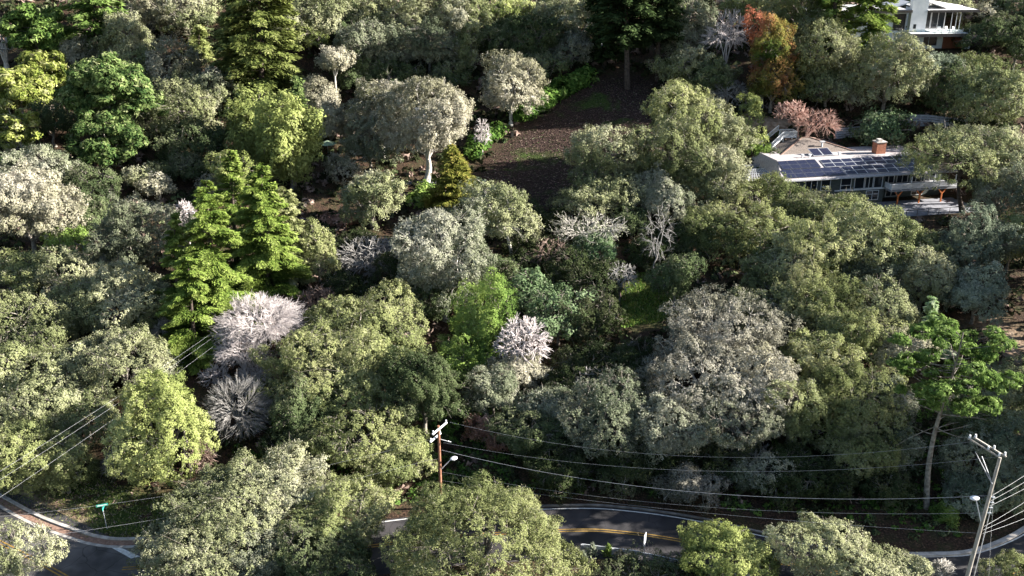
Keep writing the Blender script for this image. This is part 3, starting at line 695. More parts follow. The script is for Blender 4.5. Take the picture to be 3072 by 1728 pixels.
a, b_, c_, d_ = (3.4, 9.8, E + 1.35), (17.2, 9.8, E + 1.35), (17.2, 20, E + 1.1), (3.4, 20, E + 1.1); pk1, pk2 = (9.6, 15.2, E + 3.1), (11.0, 15.2, E + 3.1)
m.poly([a, b_, pk2, pk1], .15); m.poly([b_, c_, pk2], .15); m.poly([c_, d_, pk1, pk2], .15); m.poly([d_, a, pk1], .15)
hr = m.build('roof', shingle, LHE); tag(hr, 'brown shingled hip roof behind the solar panels')
m = MB()
for q0, q1 in ((a, pk1), (b_, pk2), (pk1, pk2), (c_, pk2)): m.beam(Vector(q0) + Vector((0, 0, .06)), Vector(q1) + Vector((0, 0, .06)), .22, .1)
m.build('ridge_cap', noise_mat('ridge_brown', (.2, .12, .09), (.3, .2, .16)), hr)
m = MB(); m.tube((11.8, 12.2, E + 1.8), (11.8, 12.2, E + 3.0), .16); m.box(11.4, 12.2, 11.9, 12.5, E + 2.95, E + 3.1); m.build('vent_pipe', metal, LHE)
for u, v in ((6.2, 7.4), (7.4, 7.3), (12.6, 7.6)):
    m = MB(); m.tube((u, v, E + RZ - .1), (u, v, E + RZ + .35), .14); m.tube((u, v, E + RZ + .35), (u, v, E + RZ + .5), .28, .2); m.build('vent_pipe', trim, LHE)
ch = MB().box(18.7, 20.3, 6.9, 8.4, E + .8, E + RZ + 1.9).build('chimney', chim, LHE)
MB().box(18.6, 20.4, 6.8, 8.5, E + RZ + 1.9, E + RZ + 2.05).box(19.0, 19.7, 7.2, 8.0, E + RZ + 2.05, E + RZ + 2.45).build('cap', conc, ch)
darkframe = noise_mat('black_panel_frame', (.05, .055, .07), (.09, .095, .11), 3, .5)
def panel(u, s, du, ds, fmat=None):
    """one framed solar panel lying on the front slope; s is measured along the slope"""
    L = sqrt(1 + sl * sl); v0, v1 = s / L, (s + ds) / L
    f = MB(); f.poly([rp(u, v0, .13), rp(u + du, v0, .13), rp(u + du, v1, .13), rp(u, v1, .13)], .05); fr = f.build('solar_panel', fmat or metal, LHE)
    g_ = MB(); w_ = .05; g_.poly([rp(u + w_, v0 + w_, .139), rp(u + du - w_, v0 + w_, .139), rp(u + du - w_, v1 - w_, .139), rp(u + w_, v1 - w_, .139)]); g_.build('cells', pan, fr)
for r_ in range(2):
    for c in range(4): panel(1.15 + c * 1.6, 3.35 + r_ * 1.32, 1.585, 1.3, darkframe)
for r_ in range(2):
    for c in range(6): panel(.75 + c * 1.62, .55 + r_ * 1.32, 1.6, 1.3, darkframe)
for r_ in range(2):
    for c in range(10): panel(8.25 + (c if r_ else c) * 1.76 + (2.3 if not r_ else 0) * 0, 3.3 + r_ * 1.22, 1.72, 1.16) if (r_ or c >= 0) else 0
for r_ in range(2):
    for c in range(9): panel(10.7 + c * 1.76, .6 + r_ * 1.3, 1.72, 1.24)
f = MB()
for c in range(2): f.poly([(8.2 + c * 1.75, 7.5, E + RZ + .1), (9.9 + c * 1.75, 7.5, E + RZ + .1), (9.9 + c * 1.75, 9.9, E + RZ + .75), (8.2 + c * 1.75, 9.9, E + RZ + .75)], .06)
fr = f.build('solar_panel', metal, LHE); tag(fr, 'pair of tilted panels set apart on the back of the roof')
f = MB()
for c in range(2): f.poly([(8.28 + c * 1.75, 7.6, E + RZ + .14), (9.82 + c * 1.75, 7.6, E + RZ + .14), (9.82 + c * 1.75, 9.8, E + RZ + .745), (8.28 + c * 1.75, 9.8, E + RZ + .745)])
f.build('cells', pan, fr)
def window(u0, u1, z0, z1, v, par, mull=1, fm=trim, gl=glass, rail=None):
    f = MB(); t_ = .1
    f.box(u0, u1, v - .07, v + .02, z0, z0 + t_); f.box(u0, u1, v - .07, v + .02, z1 - t_, z1); f.box(u0, u0 + t_, v - .07, v + .02, z0 + t_, z1 - t_); f.box(u1 - t_, u1, v - .07, v + .02, z0 + t_, z1 - t_)
    for k in range(1, mull): x = u0 + (u1 - u0) * k / mull; f.box(x - .05, x + .05, v - .068, v + .02, z0 + t_, z1 - t_)
    if rail: f.box(u0 + t_, u1 - t_, v - .066, v + .02, rail, rail + .09)
    fr = f.build('window', fm, par); MB().box(u0 + t_, u1 - t_, v - .03, v + .03, z0 + t_, z1 - t_).build('pane', gl, fr); return fr
for u0, u1, mu in ((4.0, 6.0, 2), (6.6, 8.2, 1), (9.9, 11.7, 1), (12.2, 13.9, 1), (14.0, 15.4, 2), (15.5, 17.0, 1)): window(u0, u1, E - 2.4, E - .35, .9, LHE, mu, rail=E - 1.7 if mu == 1 and u0 < 11 else None)
for u0, u1 in ((18.2, 20.2), (20.6, 22.6), (23, 25), (25.4, 27.4)): window(u0, u1, E - 2.45, E - .3, 3.0, LHE, 2)
window(14.4, 16.6, .5, 2.2, .9, LHE, 2, rail=1.5); window(19, 21, .2, 2.1, 3.0, LHE, 2); window(23.5, 25.5, .2, 2.1, 3.0, LHE, 2)
MB().box(9.0, 17.45, .78, .9, E - 2.62, E - 2.42).build('sill_band', trim, LHE)
bal = MB().box(17.4, HL - .6, -1.2, 3.0, 2.35, 2.6).build('balcony', woodgrey, LHE)
m = MB()
for z in (2.75, 2.98, 3.2, 3.42): m.box(17.5, HL - .6, -1.22, -1.14, z, z + .15)
m.box(17.4, 17.5, -1.2, .8, 2.7, 3.6)
for k in range(8): m.box(17.5 + k * 1.62, 17.62 + k * 1.62, -1.13, -1.03, 2.6, 3.62)
m.box(17.4, HL - .6, -1.25, -1.02, 3.6, 3.68); m.build('railing', trim, bal)
for u in (18.9, 22.6, 26.4):
    m = MB(); m.box(u - .1, u + .1, -1.1, -.9, 0, 1.7); m.beam((u, -1, 1.5), (u - .65, -1, 2.35), .16); m.beam((u, -1, 1.5), (u + .65, -1, 2.35), .16); m.build('post', orange, LHE)
for u in (20.8, 24.6, 28.4): MB().box(u - .06, u + .06, -1.15, -1.03, 3.69, E - .27).build('post', trim, LHE)
o = MB().box(15.5, HL + 1, -7.2, .85, -.5, .06).build('patio', paver, LHE)
m = MB()
for k in range(8): m.box(17 + k * 1.8, 17.06 + k * 1.8, -7.1, -7.04, .06, 1.0)
m.box(17, 29.7, -7.11, -7.03, 1.0, 1.06); m.build('patio_railing', M['darkbark'], LHE)
# low tiled wing and lattice roof on the left
m = MB(); m.poly([(-6.6, 1.6, E - 1.0), (-.3, .3, E - .9), (-.3, 6.8, E + .2), (-3.4, 6.8, E + .2)], .15); m.build('porch_roof', tile, LHE)
m = MB()
for k in range(13):
    f0 = k / 12; m.beam((-6.6 + 6.2 * f0, 1.5 - 1.25 * f0, E - .94 + .1 * f0), (-3.4 + 3.1 * f0, 6.8, E + .26), .09, .07)
for k in range(8):
    f0 = k / 7; m.beam((-6.6 + 3.2 * f0, 1.6 + 5.2 * f0, E - .88 + 1.2 * f0), (-.35, .3 + 6.4 * f0, E - .78 + 1.1 * f0), .09, .07)
m.build('batten', metal, LHE)
m = MB(); m.box(-6.3, -.3, 2.2, 7, -1.5, E - .95); m.build('porch_wall', wallm, LHE)
m = MB(); m.tube((-5.0, 1.9, E - 1), (-5.0, 1.9, E + .3), .09); m.tube((-5.0, 1.9, E + .3), (-5.0, 1.9, E + .5), .2, .12); m.build('vent_pipe', trim, LHE)

# ---------------------------------------------------------------- white stair and landing behind the house
def railing(m, a, b_, h=.95, n=12, w_=.05):
    a = Vector(a); b_ = Vector(b_); m.beam(a + Vector((0, 0, h)), b_ + Vector((0, 0, h)), .09, .07); m.beam(a + Vector((0, 0, .12)), b_ + Vector((0, 0, .12)), .05, .05)
    for k in range(n + 1):
        q = a.lerp(b_, k / n); m.beam(q + Vector((0, 0, .0 if k in (0, n) else .14)), q + Vector((0, 0, h - .03)), .09 if k in (0, n) else w_, None, (0, 1, 0))
sp = hit(2348, 452); ST = empty('garden_stair', (sp[0], sp[1], h1(sp[0], sp[1])), R(8)); tag(ST, 'white timber stair and railed landing behind the long house', 'stairs')
m = MB(); m.box(-.2, 2.4, 0, 2.0, 2.3, 2.42)
for x, y in ((-.15, .05), (2.3, .05), (-.15, 1.9), (2.3, 1.9)): m.box(x, x + .12, y, y + .12, -.5, 2.3)
m.build('landing', trim, ST)
m = MB(); railing(m, (-.15, .05, 2.42), (2.4, .05, 2.42), n=14); railing(m, (2.4, .05, 2.42), (2.4, 2, 2.42)); railing(m, (-.1, 2, 2.42), (2.4, 2, 2.42), n=14)
railing(m, (-2.9, -1.6, .9), (-.2, .05, 2.42), n=14); railing(m, (-3.6, .3, 1.5), (-.3, 2.1, 3.2), n=16); railing(m, (-2.9, -1.6, .9), (-2.0, -3.2, -.3), n=10); railing(m, (-5.6, .2, .6), (-3.6, .3, .9), n=10)
m.build('railing', trim, ST)
m = MB()
for k in range(9):
    q = k / 9; m.box(-2.9 + 2.7 * q, -2.55 + 2.7 * q, -1.5 + 1.6 * q, -.2 + 1.6 * q, .85 + 1.5 * q, .93 + 1.5 * q)
m.beam((-2.9, -1.5, .75), (-.2, .1, 2.3), .08, .3); m.build('steps', trim, ST)
# grey board fence and driveway bank
def fence_px(name, pts, h, mat, lab, nb=5, posts=True):
    P = [hit(a * K, b_ * K) for a, b_ in pts]; e = empty(name, P[0]); tag(e, lab, 'fence'); o0 = Vector(P[0])
    m = MB(); pm = MB()
    for i in range(len(P) - 1):
        A = Vector(P[i]) - o0; B = Vector(P[i + 1]) - o0; A.z = h1(*P[i][:2]) - o0.z; B.z = h1(*P[i + 1][:2]) - o0.z
        for k in range(nb): z = h * (k + .5) / nb; m.beam(A + Vector((0, 0, z)), B + Vector((0, 0, z)), .05, h / nb * .82)
        n = max(int((B - A).length / 2.2), 1)
        for k in range(n):
            q = A.lerp(B, k / n); pm.box(q.x - .06, q.x + .06, q.y + .05, q.y + .17, q.z - .3, q.z + h + .05)
    m.build('board_panel', mat, e); pm.build('post', mat, e); return e
greyboard = noise_mat('grey_blue_boards', (.26, .28, .32), (.42, .44, .48), 2, .8)
fence_px('board_fence', [(2100, 352), (2180, 345), (2260, 330)], 2.0, greyboard, 'grey board fence between the pink twiggy tree and the dark glossy tree')
fence_px('board_fence', [(2255, 318), (2330, 322), (2430, 332)], 2.2, greyboard, 'grey blue board fence right of the dark glossy tree')
fence_px('picket_fence', [(1868, 445), (1925, 440)], 1.6, woodgrey, 'weathered grey fence left of the lattice porch roof')
P0 = hit(2262, 345); m = MB()
e = empty('driveway_wall', (P0[0], P0[1], h1(P0[0], P0[1]))); tag(e, 'low dark retaining wall beside the driveway above the stair', 'wall')
m.box(-3, 1.5, 0, .3, -.5, 1.6); m.build('wall', noise_mat('dark_wall', (.03, .035, .04), (.07, .075, .08)), e); MB().box(-3, 1.5, -.04, .34, 1.6, 1.68).build('coping', woodgrey, e)

# ---------------------------------------------------------------- upper house
wh = noise_mat('white_stucco', (.68, .7, .72), (.8, .81, .82), 1, .8); dk = noise_mat('dark_fascia', (.07, .06, .055), (.12, .1, .09), 2, .7)
rust = noise_mat('rust_red_siding', (.2, .07, .04), (.3, .11, .06), 2, .8, stretch=(8, 8, 1)); membrane = noise_mat('white_roof_membrane', (.66, .64, .63), (.82, .8, .79), 1.5, .8)
UHE = empty('modern_house', (UH[0], UH[1], UG), UH_YAW); tag(UHE, 'white modern house with broad flat eaves and glass doors in the upper right corner', 'house')
m = MB(); m.box(.3, 3.6, -.2, 1.1, 0, 10.2); c0 = m.build('chimney', wh, UHE); MB().box(1.0, 1.6, -.24, -.19, 4.2, 5.1).build('niche', glass, c0)
m = MB(); m.box(-20, .2, 1.3, 9, 0, 7.3); m.box(3.7, 9.4, 3.6, 10, 3.6, 7.5); m.box(-1.5, 8.4, 1.2, 9, 0, 3.2); m.build('wall', wh, UHE)
m = MB(); m.box(3.65, 14.0, -.8, 11, 7.78, 7.9); m.box(-21, .25, -.6, 10, 7.78, 7.9); m.build('roof', membrane, UHE)
m = MB(); m.box(3.65, 14.0, -.9, -.8, 7.45, 7.95); m.box(14, 14.1, -.9, 11, 7.45, 7.95); m.box(-21, .25, -.7, -.6, 7.45, 7.95); m.box(3.7, 13.9, -.78, 10.9, 7.5, 7.77); m.build('fascia', dk, UHE)
m = MB(); m.poly([(-4, 1, 7.95), (.2, 1, 9.4), (.2, 8, 9.4), (-4, 8, 7.95)], .2); m.poly([(3.7, 1, 9.6), (8, 1, 8.2), (14, 6, 7.98), (3.7, 9, 9.6)], .15); m.build('roof', membrane, UHE)
dkk = MB().box(-.2, 11.6, -3.2, 3.6, 3.2, 3.55).build('deck', membrane, UHE); MB().box(-.3, 11.7, -3.3, -3.2, 2.95, 3.6).box(11.6, 11.7, -3.2, 3.6, 2.95, 3.6).build('fascia', dk, dkk)
m = MB(); m.box(0, 11.5, -3.12, -3.09, 3.62, 4.45); gl2, _t, gb2 = new_mat('rail_glass'); gb2.inputs['Base Color'].default_value = (.75, .85, .85, 1); gb2.inputs['Transmission Weight'].default_value = 1; gb2.inputs['Roughness'].default_value = .02; gb2.inputs['IOR'].default_value = 1.05
rl = m.build('railing', gl2, dkk); m = MB()
for k in range(9): m.box(k * 1.44 - .03, k * 1.44 + .03, -3.14, -3.07, 3.6, 4.5)
m.build('railing_post', metal, rl)
for u0, u1, mu in ((3.9, 6.3, 1), (6.4, 9.3, 2)): window(u0, u1, 3.7, 7.3, 3.6, UHE, mu, metal)
m = MB()
for u in (9.4, 10.4, 11.2): m.box(u, u + .12, .9, 1.02, 3.6, 7.5)
m.build('post', trim, UHE)
window(-2.6, -.1, 3.7, 7.0, 1.3, UHE, 2, dk); window(-8, -4.5, 4.0, 7.0, 1.3, UHE, 2, dk); window(-15, -11, 4.0, 7.0, 1.3, UHE, 3, dk); window(3.6, 7.2, .5, 3.0, 1.2, UHE, 2, metal)
MB().box(8.4, 12.6, 1.0, 4.5, 0, 3.1).build('siding', rust, UHE)
m = MB(); m.poly([(12.6, -.2, 0), (13.6, -.2, 0), (14.6, .2, 4.2), (13.4, .2, 4.2)], .3); m.build('buttress', wh, UHE)
m = MB(); m.box(14.6, 17, .5, 1.0, 0, 3); m.build('garden_wall', dk, UHE)
cush = noise_mat('white_cushion', (.72, .71, .68), (.8, .79, .77))
for n_, (u, v, lab) in enumerate(((6.2, -1.2, 'white deck chair nearest the white chimney slab on the upper deck'), (7.9, -1.0, 'white deck chair in the middle of the upper deck'), (9.2, -1.6, 'white deck chair nearest the deck end'))):
    x, y, _ = uhw(u, v); e = empty('deck_chair', (x, y, UG + 3.55), UH_YAW + .3 * n_); tag(e, lab, 'chair', 'white chairs on the upper deck')
    MB().box(-.35, .35, -.35, .35, .38, .5).build('seat', cush, e); m = MB(); m.poly([(-.35, .3, .5), (.35, .3, .5), (.35, .5, 1.15), (-.35, .5, 1.15)], .08); m.build('backrest', cush, e)
    for a_, b2 in ((-.3, -.3), (.3, -.3), (-.3, .3), (.3, .3)): MB().box(a_ - .03, a_ + .03, b2 - .03, b2 + .03, 0, .38).build('leg', metal, e)
x, y, _ = uhw(10.2, -1.4); e = empty('deck_table', (x, y, UG + 3.55), UH_YAW); tag(e, 'low white table beside the chairs on the upper deck', 'table')
MB().box(-.5, .5, -.4, .4, .4, .48).build('table_top', cush, e); MB().tube((0, 0, 0), (0, 0, .4), .08, .06).build('leg', metal, e)

# ---------------------------------------------------------------- small buildings glimpsed between trees
def cottage(px, py, wd, dp, ht, rmat, wmat, lab, name, yaw=0, slope=.25, car=False):
    p = hit(px, py); e = empty(name, (p[0], p[1], h1(p[0], p[1]) - .3), yaw); tag(e, lab, 'building')
    MB().box(-wd / 2, wd / 2, 0, dp, -1, ht).build('wall', wmat, e)
    m = MB(); m.poly([(-wd / 2 - .5, -.5, ht), (wd / 2 + .5, -.5, ht), (wd / 2 + .5, dp / 2, ht + slope * dp), (-wd / 2 - .5, dp / 2, ht + slope * dp)], .15)
    m.poly([(-wd / 2 - .5, dp / 2, ht + slope * dp), (wd / 2 + .5, dp / 2, ht + slope * dp), (wd / 2 + .5, dp + .5, ht), (-wd / 2 - .5, dp + .5, ht)], .15); m.build('roof', rmat, e)
    window(-1.6, -.4, .9, 2.1, 0, e, 2); MB().box(.5, 1.4, -.05, .02, 0, 2.05).build('door', dk, e); return e
cottage(1255, 400, 9, 6, 2.7, membrane, wh, 'white roofed cottage half hidden behind the big beige tree', 'cottage', R(-8))
cottage(1795, 175, 5, 4, 2.2, metal, greyboard, 'small shed with a pale blue grey roof beyond the hedge', 'shed', R(10))
# parked car by the cottage
p = hit(1190, 402); CAR = empty('parked_car', (p[0], p[1], h1(p[0], p[1])), R(70)); tag(CAR, 'dark blue car parked beside the cottage behind the big beige tree', 'car')
paint = noise_mat('blue_car_paint', (.02, .04, .1), (.03, .06, .14), 1, .25, spec=.6)
bmx = MB(); prof = [(-2.1, .35), (-2.15, .75), (-1.9, .95), (-1.2, 1.0), (-.6, 1.42), (.8, 1.45), (1.5, 1.02), (2.1, .9), (2.2, .5), (2.15, .35)]
for s in (-1, 1): bmx.poly([(x, s * .85, z) for x, z in prof][::s])
for k in range(len(prof)):
    (x0, z0), (x1, z1) = prof[k], prof[(k + 1) % len(prof)]; bmx.poly([(x0, -.85, z0), (x1, -.85, z1), (x1, .85, z1), (x0, .85, z0)])
bd = bmx.build('body', paint, CAR)
m = MB()
for s in (-1, 1): m.box(-.75, .95, s * .86 - .005, s * .86 + .005, 1.02, 1.34)
m.poly([(-1.1, -.7, 1.07), (-.66, -.7, 1.4), (-.66, .7, 1.4), (-1.1, .7, 1.07)], .01); m.build('window', glass, bd)
rub = noise_mat('tyre_rubber', (.02, .02, .02), (.04, .04, .04))
for x in (-1.35, 1.35):
    for s in (-1, 1):
        wl = MB().tube((x, s * .7, .33), (x, s * .88, .33), .33, n=18).build('wheel', rub, CAR); MB().tube((x, s * .88, .33), (x, s * .9, .33), .18, n=12).build('rim', metal, wl)
cot = noise_mat('canvas_green', (.3, .42, .26), (.45, .55, .38)); p = hit(985, 470)
e = empty('garden_parasol', (p[0], p[1], h1(p[0], p[1]))); tag(e, 'pale green parasol below the large two-lobed dense tree', 'parasol')
m = MB(); m.tube((0, 0, 2.2), (0, 0, 2.85), 1.7, .05, 8); m.build('canopy', cot, e); MB().tube((0, 0, 0), (0, 0, 2.9), .04).build('pole', metal, e)
p = hit(1255, 552); e = empty('garden_terrace', (p[0], p[1], h1(p[0], p[1]))); tag(e, 'pale paved terrace at the foot of the big beige tree', 'terrace')
MB().box(-2.5, 3, -.5, 1.4, -.6, .12).build('paving', paver, e)

# ---------------------------------------------------------------- street things
polew = noise_mat('brown_pole_wood', (.2, .09, .055), (.36, .17, .1), 3, .85, stretch=(4, 4, 1)); poleg = noise_mat('grey_pole_wood', (.26, .235, .2), (.46, .42, .37), 3, .85, stretch=(4, 4, .6))
porc = noise_mat('white_porcelain', (.7, .7, .7), (.85, .85, .85), 2, .3); lampm = noise_mat('white_lamp', (.75, .75, .75), (.85, .85, .85), 2, .4)
LP = np.array([-7.1, 84.7]); lz = h1(*LP); LPT = at(1312, 1290, 96)[2] - lz
UPE = empty('utility_pole', (LP[0], LP[1], lz)); tag(UPE, 'reddish brown wooden utility pole with angled white crossarm and street lamp', 'utility pole')
MB().tube((0, 0, -.5), (0, 0, LPT), .17, .12, 14).build('pole', polew, UPE)
def crossarm(par, c, ang, L, mat, npin=2, r=.06, tilt=0):
    d = Vector((cos(ang) * cos(tilt), sin(ang) * cos(tilt), sin(tilt))); c = Vector(c); a = MB().beam(c - d * L / 2, c + d * L / 2, .14, .13).build('crossarm', mat, par)
    for k in range(npin):
        q = c + d * (L / 2 - .12) * (-1 + 2 * k / (npin - 1)); MB().tube(q + Vector((0, 0, .06)), q + Vector((0, 0, .2)), .035, .035, 8).tube(q + Vector((0, 0, .2)), q + Vector((0, 0, .34)), r + .02, r, 10).build('insulator', porc, a)
    return a
crossarm(UPE, (.1, -.05, LPT - .25), R(62), 2.6, porc, 2)
crossarm(UPE, (-.35, .1, LPT - 1.35), R(62), 1.9, porc, 2)
m = MB(); m.tube((.15, 0, LPT - 1.5), (1.2, -.1, LPT - 1.75), .03, .03, 8); m.tube((.85, -.07, LPT - 1.66), (1.15, -.1, LPT - 1.74), .07, .03, 8); m.build('bracket', porc, UPE)
arm = MB().tube((.1, 0, LPT - 4.9), (1.15, -.2, LPT - 3.6), .05, .04, 10).build('lamp_arm', porc, UPE)
def lamp_head(par, c, sc_=1.0, yaw=0):
    bm = bmesh.new(); bmesh.ops.create_uvsphere(bm, u_segments=20, v_segments=12, radius=.34 * sc_)
    for v_ in bm.verts: v_.co = Vector((v_.co.x * 1.25, v_.co.y * .85, v_.co.z * (.55 if v_.co.z > 0 else .35))); v_.co = Matrix.Rotation(yaw, 4, 'Z') @ v_.co + Vector(c)
    me = bpy.data.meshes.new('lamp_head'); bm.to_mesh(me); bm.free(); me.materials.append(lampm); me.polygons.foreach_set('use_smooth', [True] * len(me.polygons)); o = link_mesh('lamp_head', me, par)
    MB().tube(Vector(c) - Vector((0, 0, .2 * sc_)), Vector(c) - Vector((0, 0, .12 * sc_)), .15 * sc_, .2 * sc_, 14).build('lens', metal, o); return o
lamp_head(UPE, (1.4, -.25, LPT - 3.5), .95, R(35))
# tall grey pole at the bend
RPX = at(3000, 1372, 80); RP = np.array([RPX[0] - .9, RPX[1]]); rz_ = h1(*RP); RPT = RPX[2] - rz_
URE = empty('utility_pole', (RP[0], RP[1], rz_)); tag(URE, 'tall weathered grey utility pole leaning at the road bend, bottom right', 'utility pole')
MB().tube((0, 0, -1), (.9, 0, RPT), .2, .13, 14).build('pole', poleg, URE)
for dz, dd in ((.25, 0), (.32, .45)):
    a_ = MB().beam((1.0 + dd, .1, RPT + dz - .35), (-1.5 + dd, .9, RPT + dz + 1.0), .13, .12).build('crossarm', poleg, URE)
    for f0 in (0.05, .38, .95):
        q = Vector((1.0 + dd, .1, RPT + dz - .35)).lerp(Vector((-1.5 + dd, .9, RPT + dz + 1.0)), f0) + Vector((0, 0, .1)); MB().tube(q, q + Vector((0, 0, .26)), .1, .07, 10).build('insulator', porc, a_)
MB().beam((-.9, .5, RPT + .2), (.62, -.15, RPT - 2.4), .07, .05).beam((-.3, .5, RPT - .2), (.66, -.15, RPT - 2.4), .07, .05).build('brace', metal, URE)
arm = MB().tube((.45, 0, RPT - 6.1), (-.35, -.1, RPT - 4.0), .05, .04, 10).build('lamp_arm', porc, URE); lamp_head(URE, (-.55, -.15, RPT - 3.75), 1.0, R(15))
MB().tube((.62, -.22, 1.0), (.95, -.22, RPT - 3.5), .035, .035, 8).build('conduit', metal, URE)
for k in range(4): q = (.75 - .02 * k, -.2, RPT - 3.6 - k * .5); MB().tube(q, (q[0] + .3, q[1] - .1, q[2]), .06, .05, 8).build('insulator', porc, URE)
wirem = noise_mat('wire_grey', (.32, .32, .34), (.5, .5, .52), 3, .5); wirel = noise_mat('wire_light', (.35, .35, .35), (.55, .55, .55), 3, .5)
def wire(A, B, sag, r_, lab, mat=wirem, grp='overhead wires', n=26):
    A = np.array(A, float); B = np.array(B, float); tt = np.linspace(0, 1, n)[:, None]; P = A * (1 - tt) + B * tt; P[:, 2] -= (4 * sag * tt * (1 - tt))[:, 0]
    o0 = P[0].copy(); P = P - o0; S = Sticks(); S.path(P, np.full(n, r_), 5); o = S.build('overhead_wire', mat); o.location = o0; tag(o, lab, 'wire', grp); return o
WL = (LP[0], LP[1], lz); WR = (RP[0], RP[1], rz_)
def l(dx, dy, dz): return (WL[0] + dx, WL[1] + dy, WL[2] + LPT + dz)
def rr(dx, dy, dz): return (WR[0] + dx, WR[1] + dy, WR[2] + RPT + dz)
wire(l(1.0, .9, -.1), rr(-1.0, .8, 1.0), 2.6, .008, 'topmost wire running right from the brown pole crossarm')
wire(l(.5, -.8, -1.4), rr(.7, .2, -.1), 2.2, .008, 'second wire below the topmost, running right from the brown pole')
wire(l(.2, 0, -2.7), rr(.7, 0, -3.6), 2.2, .017, 'thick twisted cable sagging rightwards from the middle of the brown pole')
wire(l(.2, 0, -5.2), rr(.6, -.1, -5.2), 1.6, .008, 'low wire crossing in front of the dark road')
wire(l(.2, 0, -6.2), rr(.55, -.1, -7.2), .7, .008, 'lowest wire over the double yellow line')
wire(l(-.8, -.6, -1.2), at(-120, 1560, 90), 1.2, .006, 'wire running left from the brown pole above the street sign')
wire(l(-.8, -.6, -3.4), at(-120, 1640, 86), 1.0, .006, 'lower wire running left past the green street sign')
for k, (dz, a_, b_) in enumerate(((0, (3072, 1450), 1.0), (-.5, (3072, 1470), 1.0), (-1.0, (3072, 1490), .8))):
    wire(rr(.9, 0, -3.6 - .5 * k), at(3250, 1300 + 30 * k, 95), .3, .01, ['upper', 'middle', 'third'][k] + ' pale wire of the fan leaving the grey pole to the right', wirel)
for k in range(3): wire(rr(.8, 0, -6.6 - .35 * k), at(3250, 1380 + 45 * k, 92), .35, .01, ['topmost', 'middle', 'bottom'][k] + ' wire of the lower fan leaving the grey pole', wirel)
wire(rr(.9, -.1, -3.0), (WR[0] + 2.0, WR[1] - 1.2, h1(WR[0] + 2, WR[1] - 1.2)), 0, .008, 'steep guy wire beside the grey pole', wirel)
# hidden far pole and the three wires over the left slope
fp = at(838 * K, 618 * K, 150); fz = h1(fp[0], fp[1])
e = empty('utility_pole', (fp[0], fp[1], fz)); tag(e, 'thin far pole among brush where three wires end', 'utility pole'); MB().tube((0, 0, -.5), (0, 0, fp[2] - fz + .3), .14, .1, 10).build('pole', poleg, e); crossarm(e, (0, 0, fp[2] - fz), R(20), 1.8, poleg)
for k, (ax_, ay_) in enumerate(((-40, 1210), (-40, 1232), (-40, 1278))):
    wire((fp[0] - .8 + .8 * k, fp[1] + .3 * k, fp[2] + .1 - .1 * (k == 2)), at(ax_ * K, ay_ * K, 82), 1.0, .006, ['upper', 'middle', 'lower'][k] + ' of three slanting wires over the pale oaks on the left', wirem)
# street sign
sb = on_z(318, 1592); sgn = noise_mat('green_sign', (.02, .26, .2), (.04, .34, .27), 1, .4)
e = empty('street_sign', (sb[0], sb[1] + .3, h1(sb[0], sb[1] + .3))); tag(e, 'green street name sign on a thin post at the grassy corner', 'street sign')
MB().tube((0, 0, -.3), (-.1, 0, 2.75), .035, .035, 10).build('post', metal, e)
b1 = MB().box(-.6, .45, -.02, .02, 2.62, 2.86, Matrix.Rotation(R(20), 4, 'Z')).build('sign_blade', sgn, e); b2 = MB().box(-.45, .5, -.02, .02, 2.34, 2.58, Matrix.Rotation(R(100), 4, 'Z')).build('sign_blade', sgn, e)
MB().box(-.5, .35, -.026, -.02, 2.7, 2.78, Matrix.Rotation(R(20), 4, 'Z')).build('lettering_band', white, b1)
sb = on_z(1931, 1682); e = empty('road_sign', (sb[0], sb[1], h1(sb[0], sb[1]))); tag(e, 'pale road sign seen edge on beside the guardrail', 'road sign')
MB().tube((0, 0, -.3), (0, 0, 2.9), .04, .04, 10).build('post', metal, e); MB().box(-.35, .35, -.02, .02, 1.9, 2.95, Matrix.Rotation(R(68), 4, 'Z')).build('sign_plate', porc, e)
sb = on_z(2134, 1545); e = empty('marker_post', (sb[0], sb[1] + 1.2, h1(sb[0], sb[1] + 1.2))); tag(e, 'thin grey marker post on the dark bank beyond the road', 'post'); MB().tube((0, 0, -.3), (-.05, 0, 2.9), .05, .05, 8).tube((-.05, 0, 2.9), (-.05, 0, 3.0), .07, .03, 8).build('post', poleg, e)
# guardrail
G0, G1, G2 = on_z(1745, 1652), on_z(1900, 1672), on_z(2040, 1702)
gl_ = [Vector((q[0], q[1], 0)) for q in (G0, G1, G2, on_z(2330, 1760))]; e = empty('guardrail', gl_[0]); tag(e, 'low metal guardrail on wooden posts along the near edge of the road', 'guardrail')
m = MB()
for a_, b_ in zip(gl_[:-1], gl_[1:]):
    a_ = a_ - gl_[0]; b_ = b_ - gl_[0]; m.beam(a_ + Vector((0, 0, .72)), b_ + Vector((0, 0, .72)), .08, .12); m.beam(a_ + Vector((0, .05, .58)), b_ + Vector((0, .05, .58)), .05, .1); m.beam(a_ + Vector((0, 0, .46)), b_ + Vector((0, 0, .46)), .08, .12)
m.build('rail', metal, e)
for k in range(7):
    q = gl_[0].lerp(gl_[-1], k / 6) - gl_[0]; q.y = np.interp(gl_[0].x + q.x, [v_.x for v_ in gl_], [v_.y for v_ in gl_]) - gl_[0].y - .16; MB().box(q.x - .11, q.x + .11, q.y - .1, q.y + .1, -.6, .82).build('post', woodgrey, e)
# ---------------------------------------------------------------- trees (pixels of the 2576-wide view: centre, half width, half height of the crown)
L_, B_, C_f, P_ = tree_lobed, tree_bare, tree_conifer, tree_pine
GO = 'oaks covering the hillside'
def oak(cx, cy, rx, ry, label, mat='oak', bark='bark', **kw): kw.setdefault('group', GO); return L_(cx, cy, rx, ry, label, mat, bark, **kw)

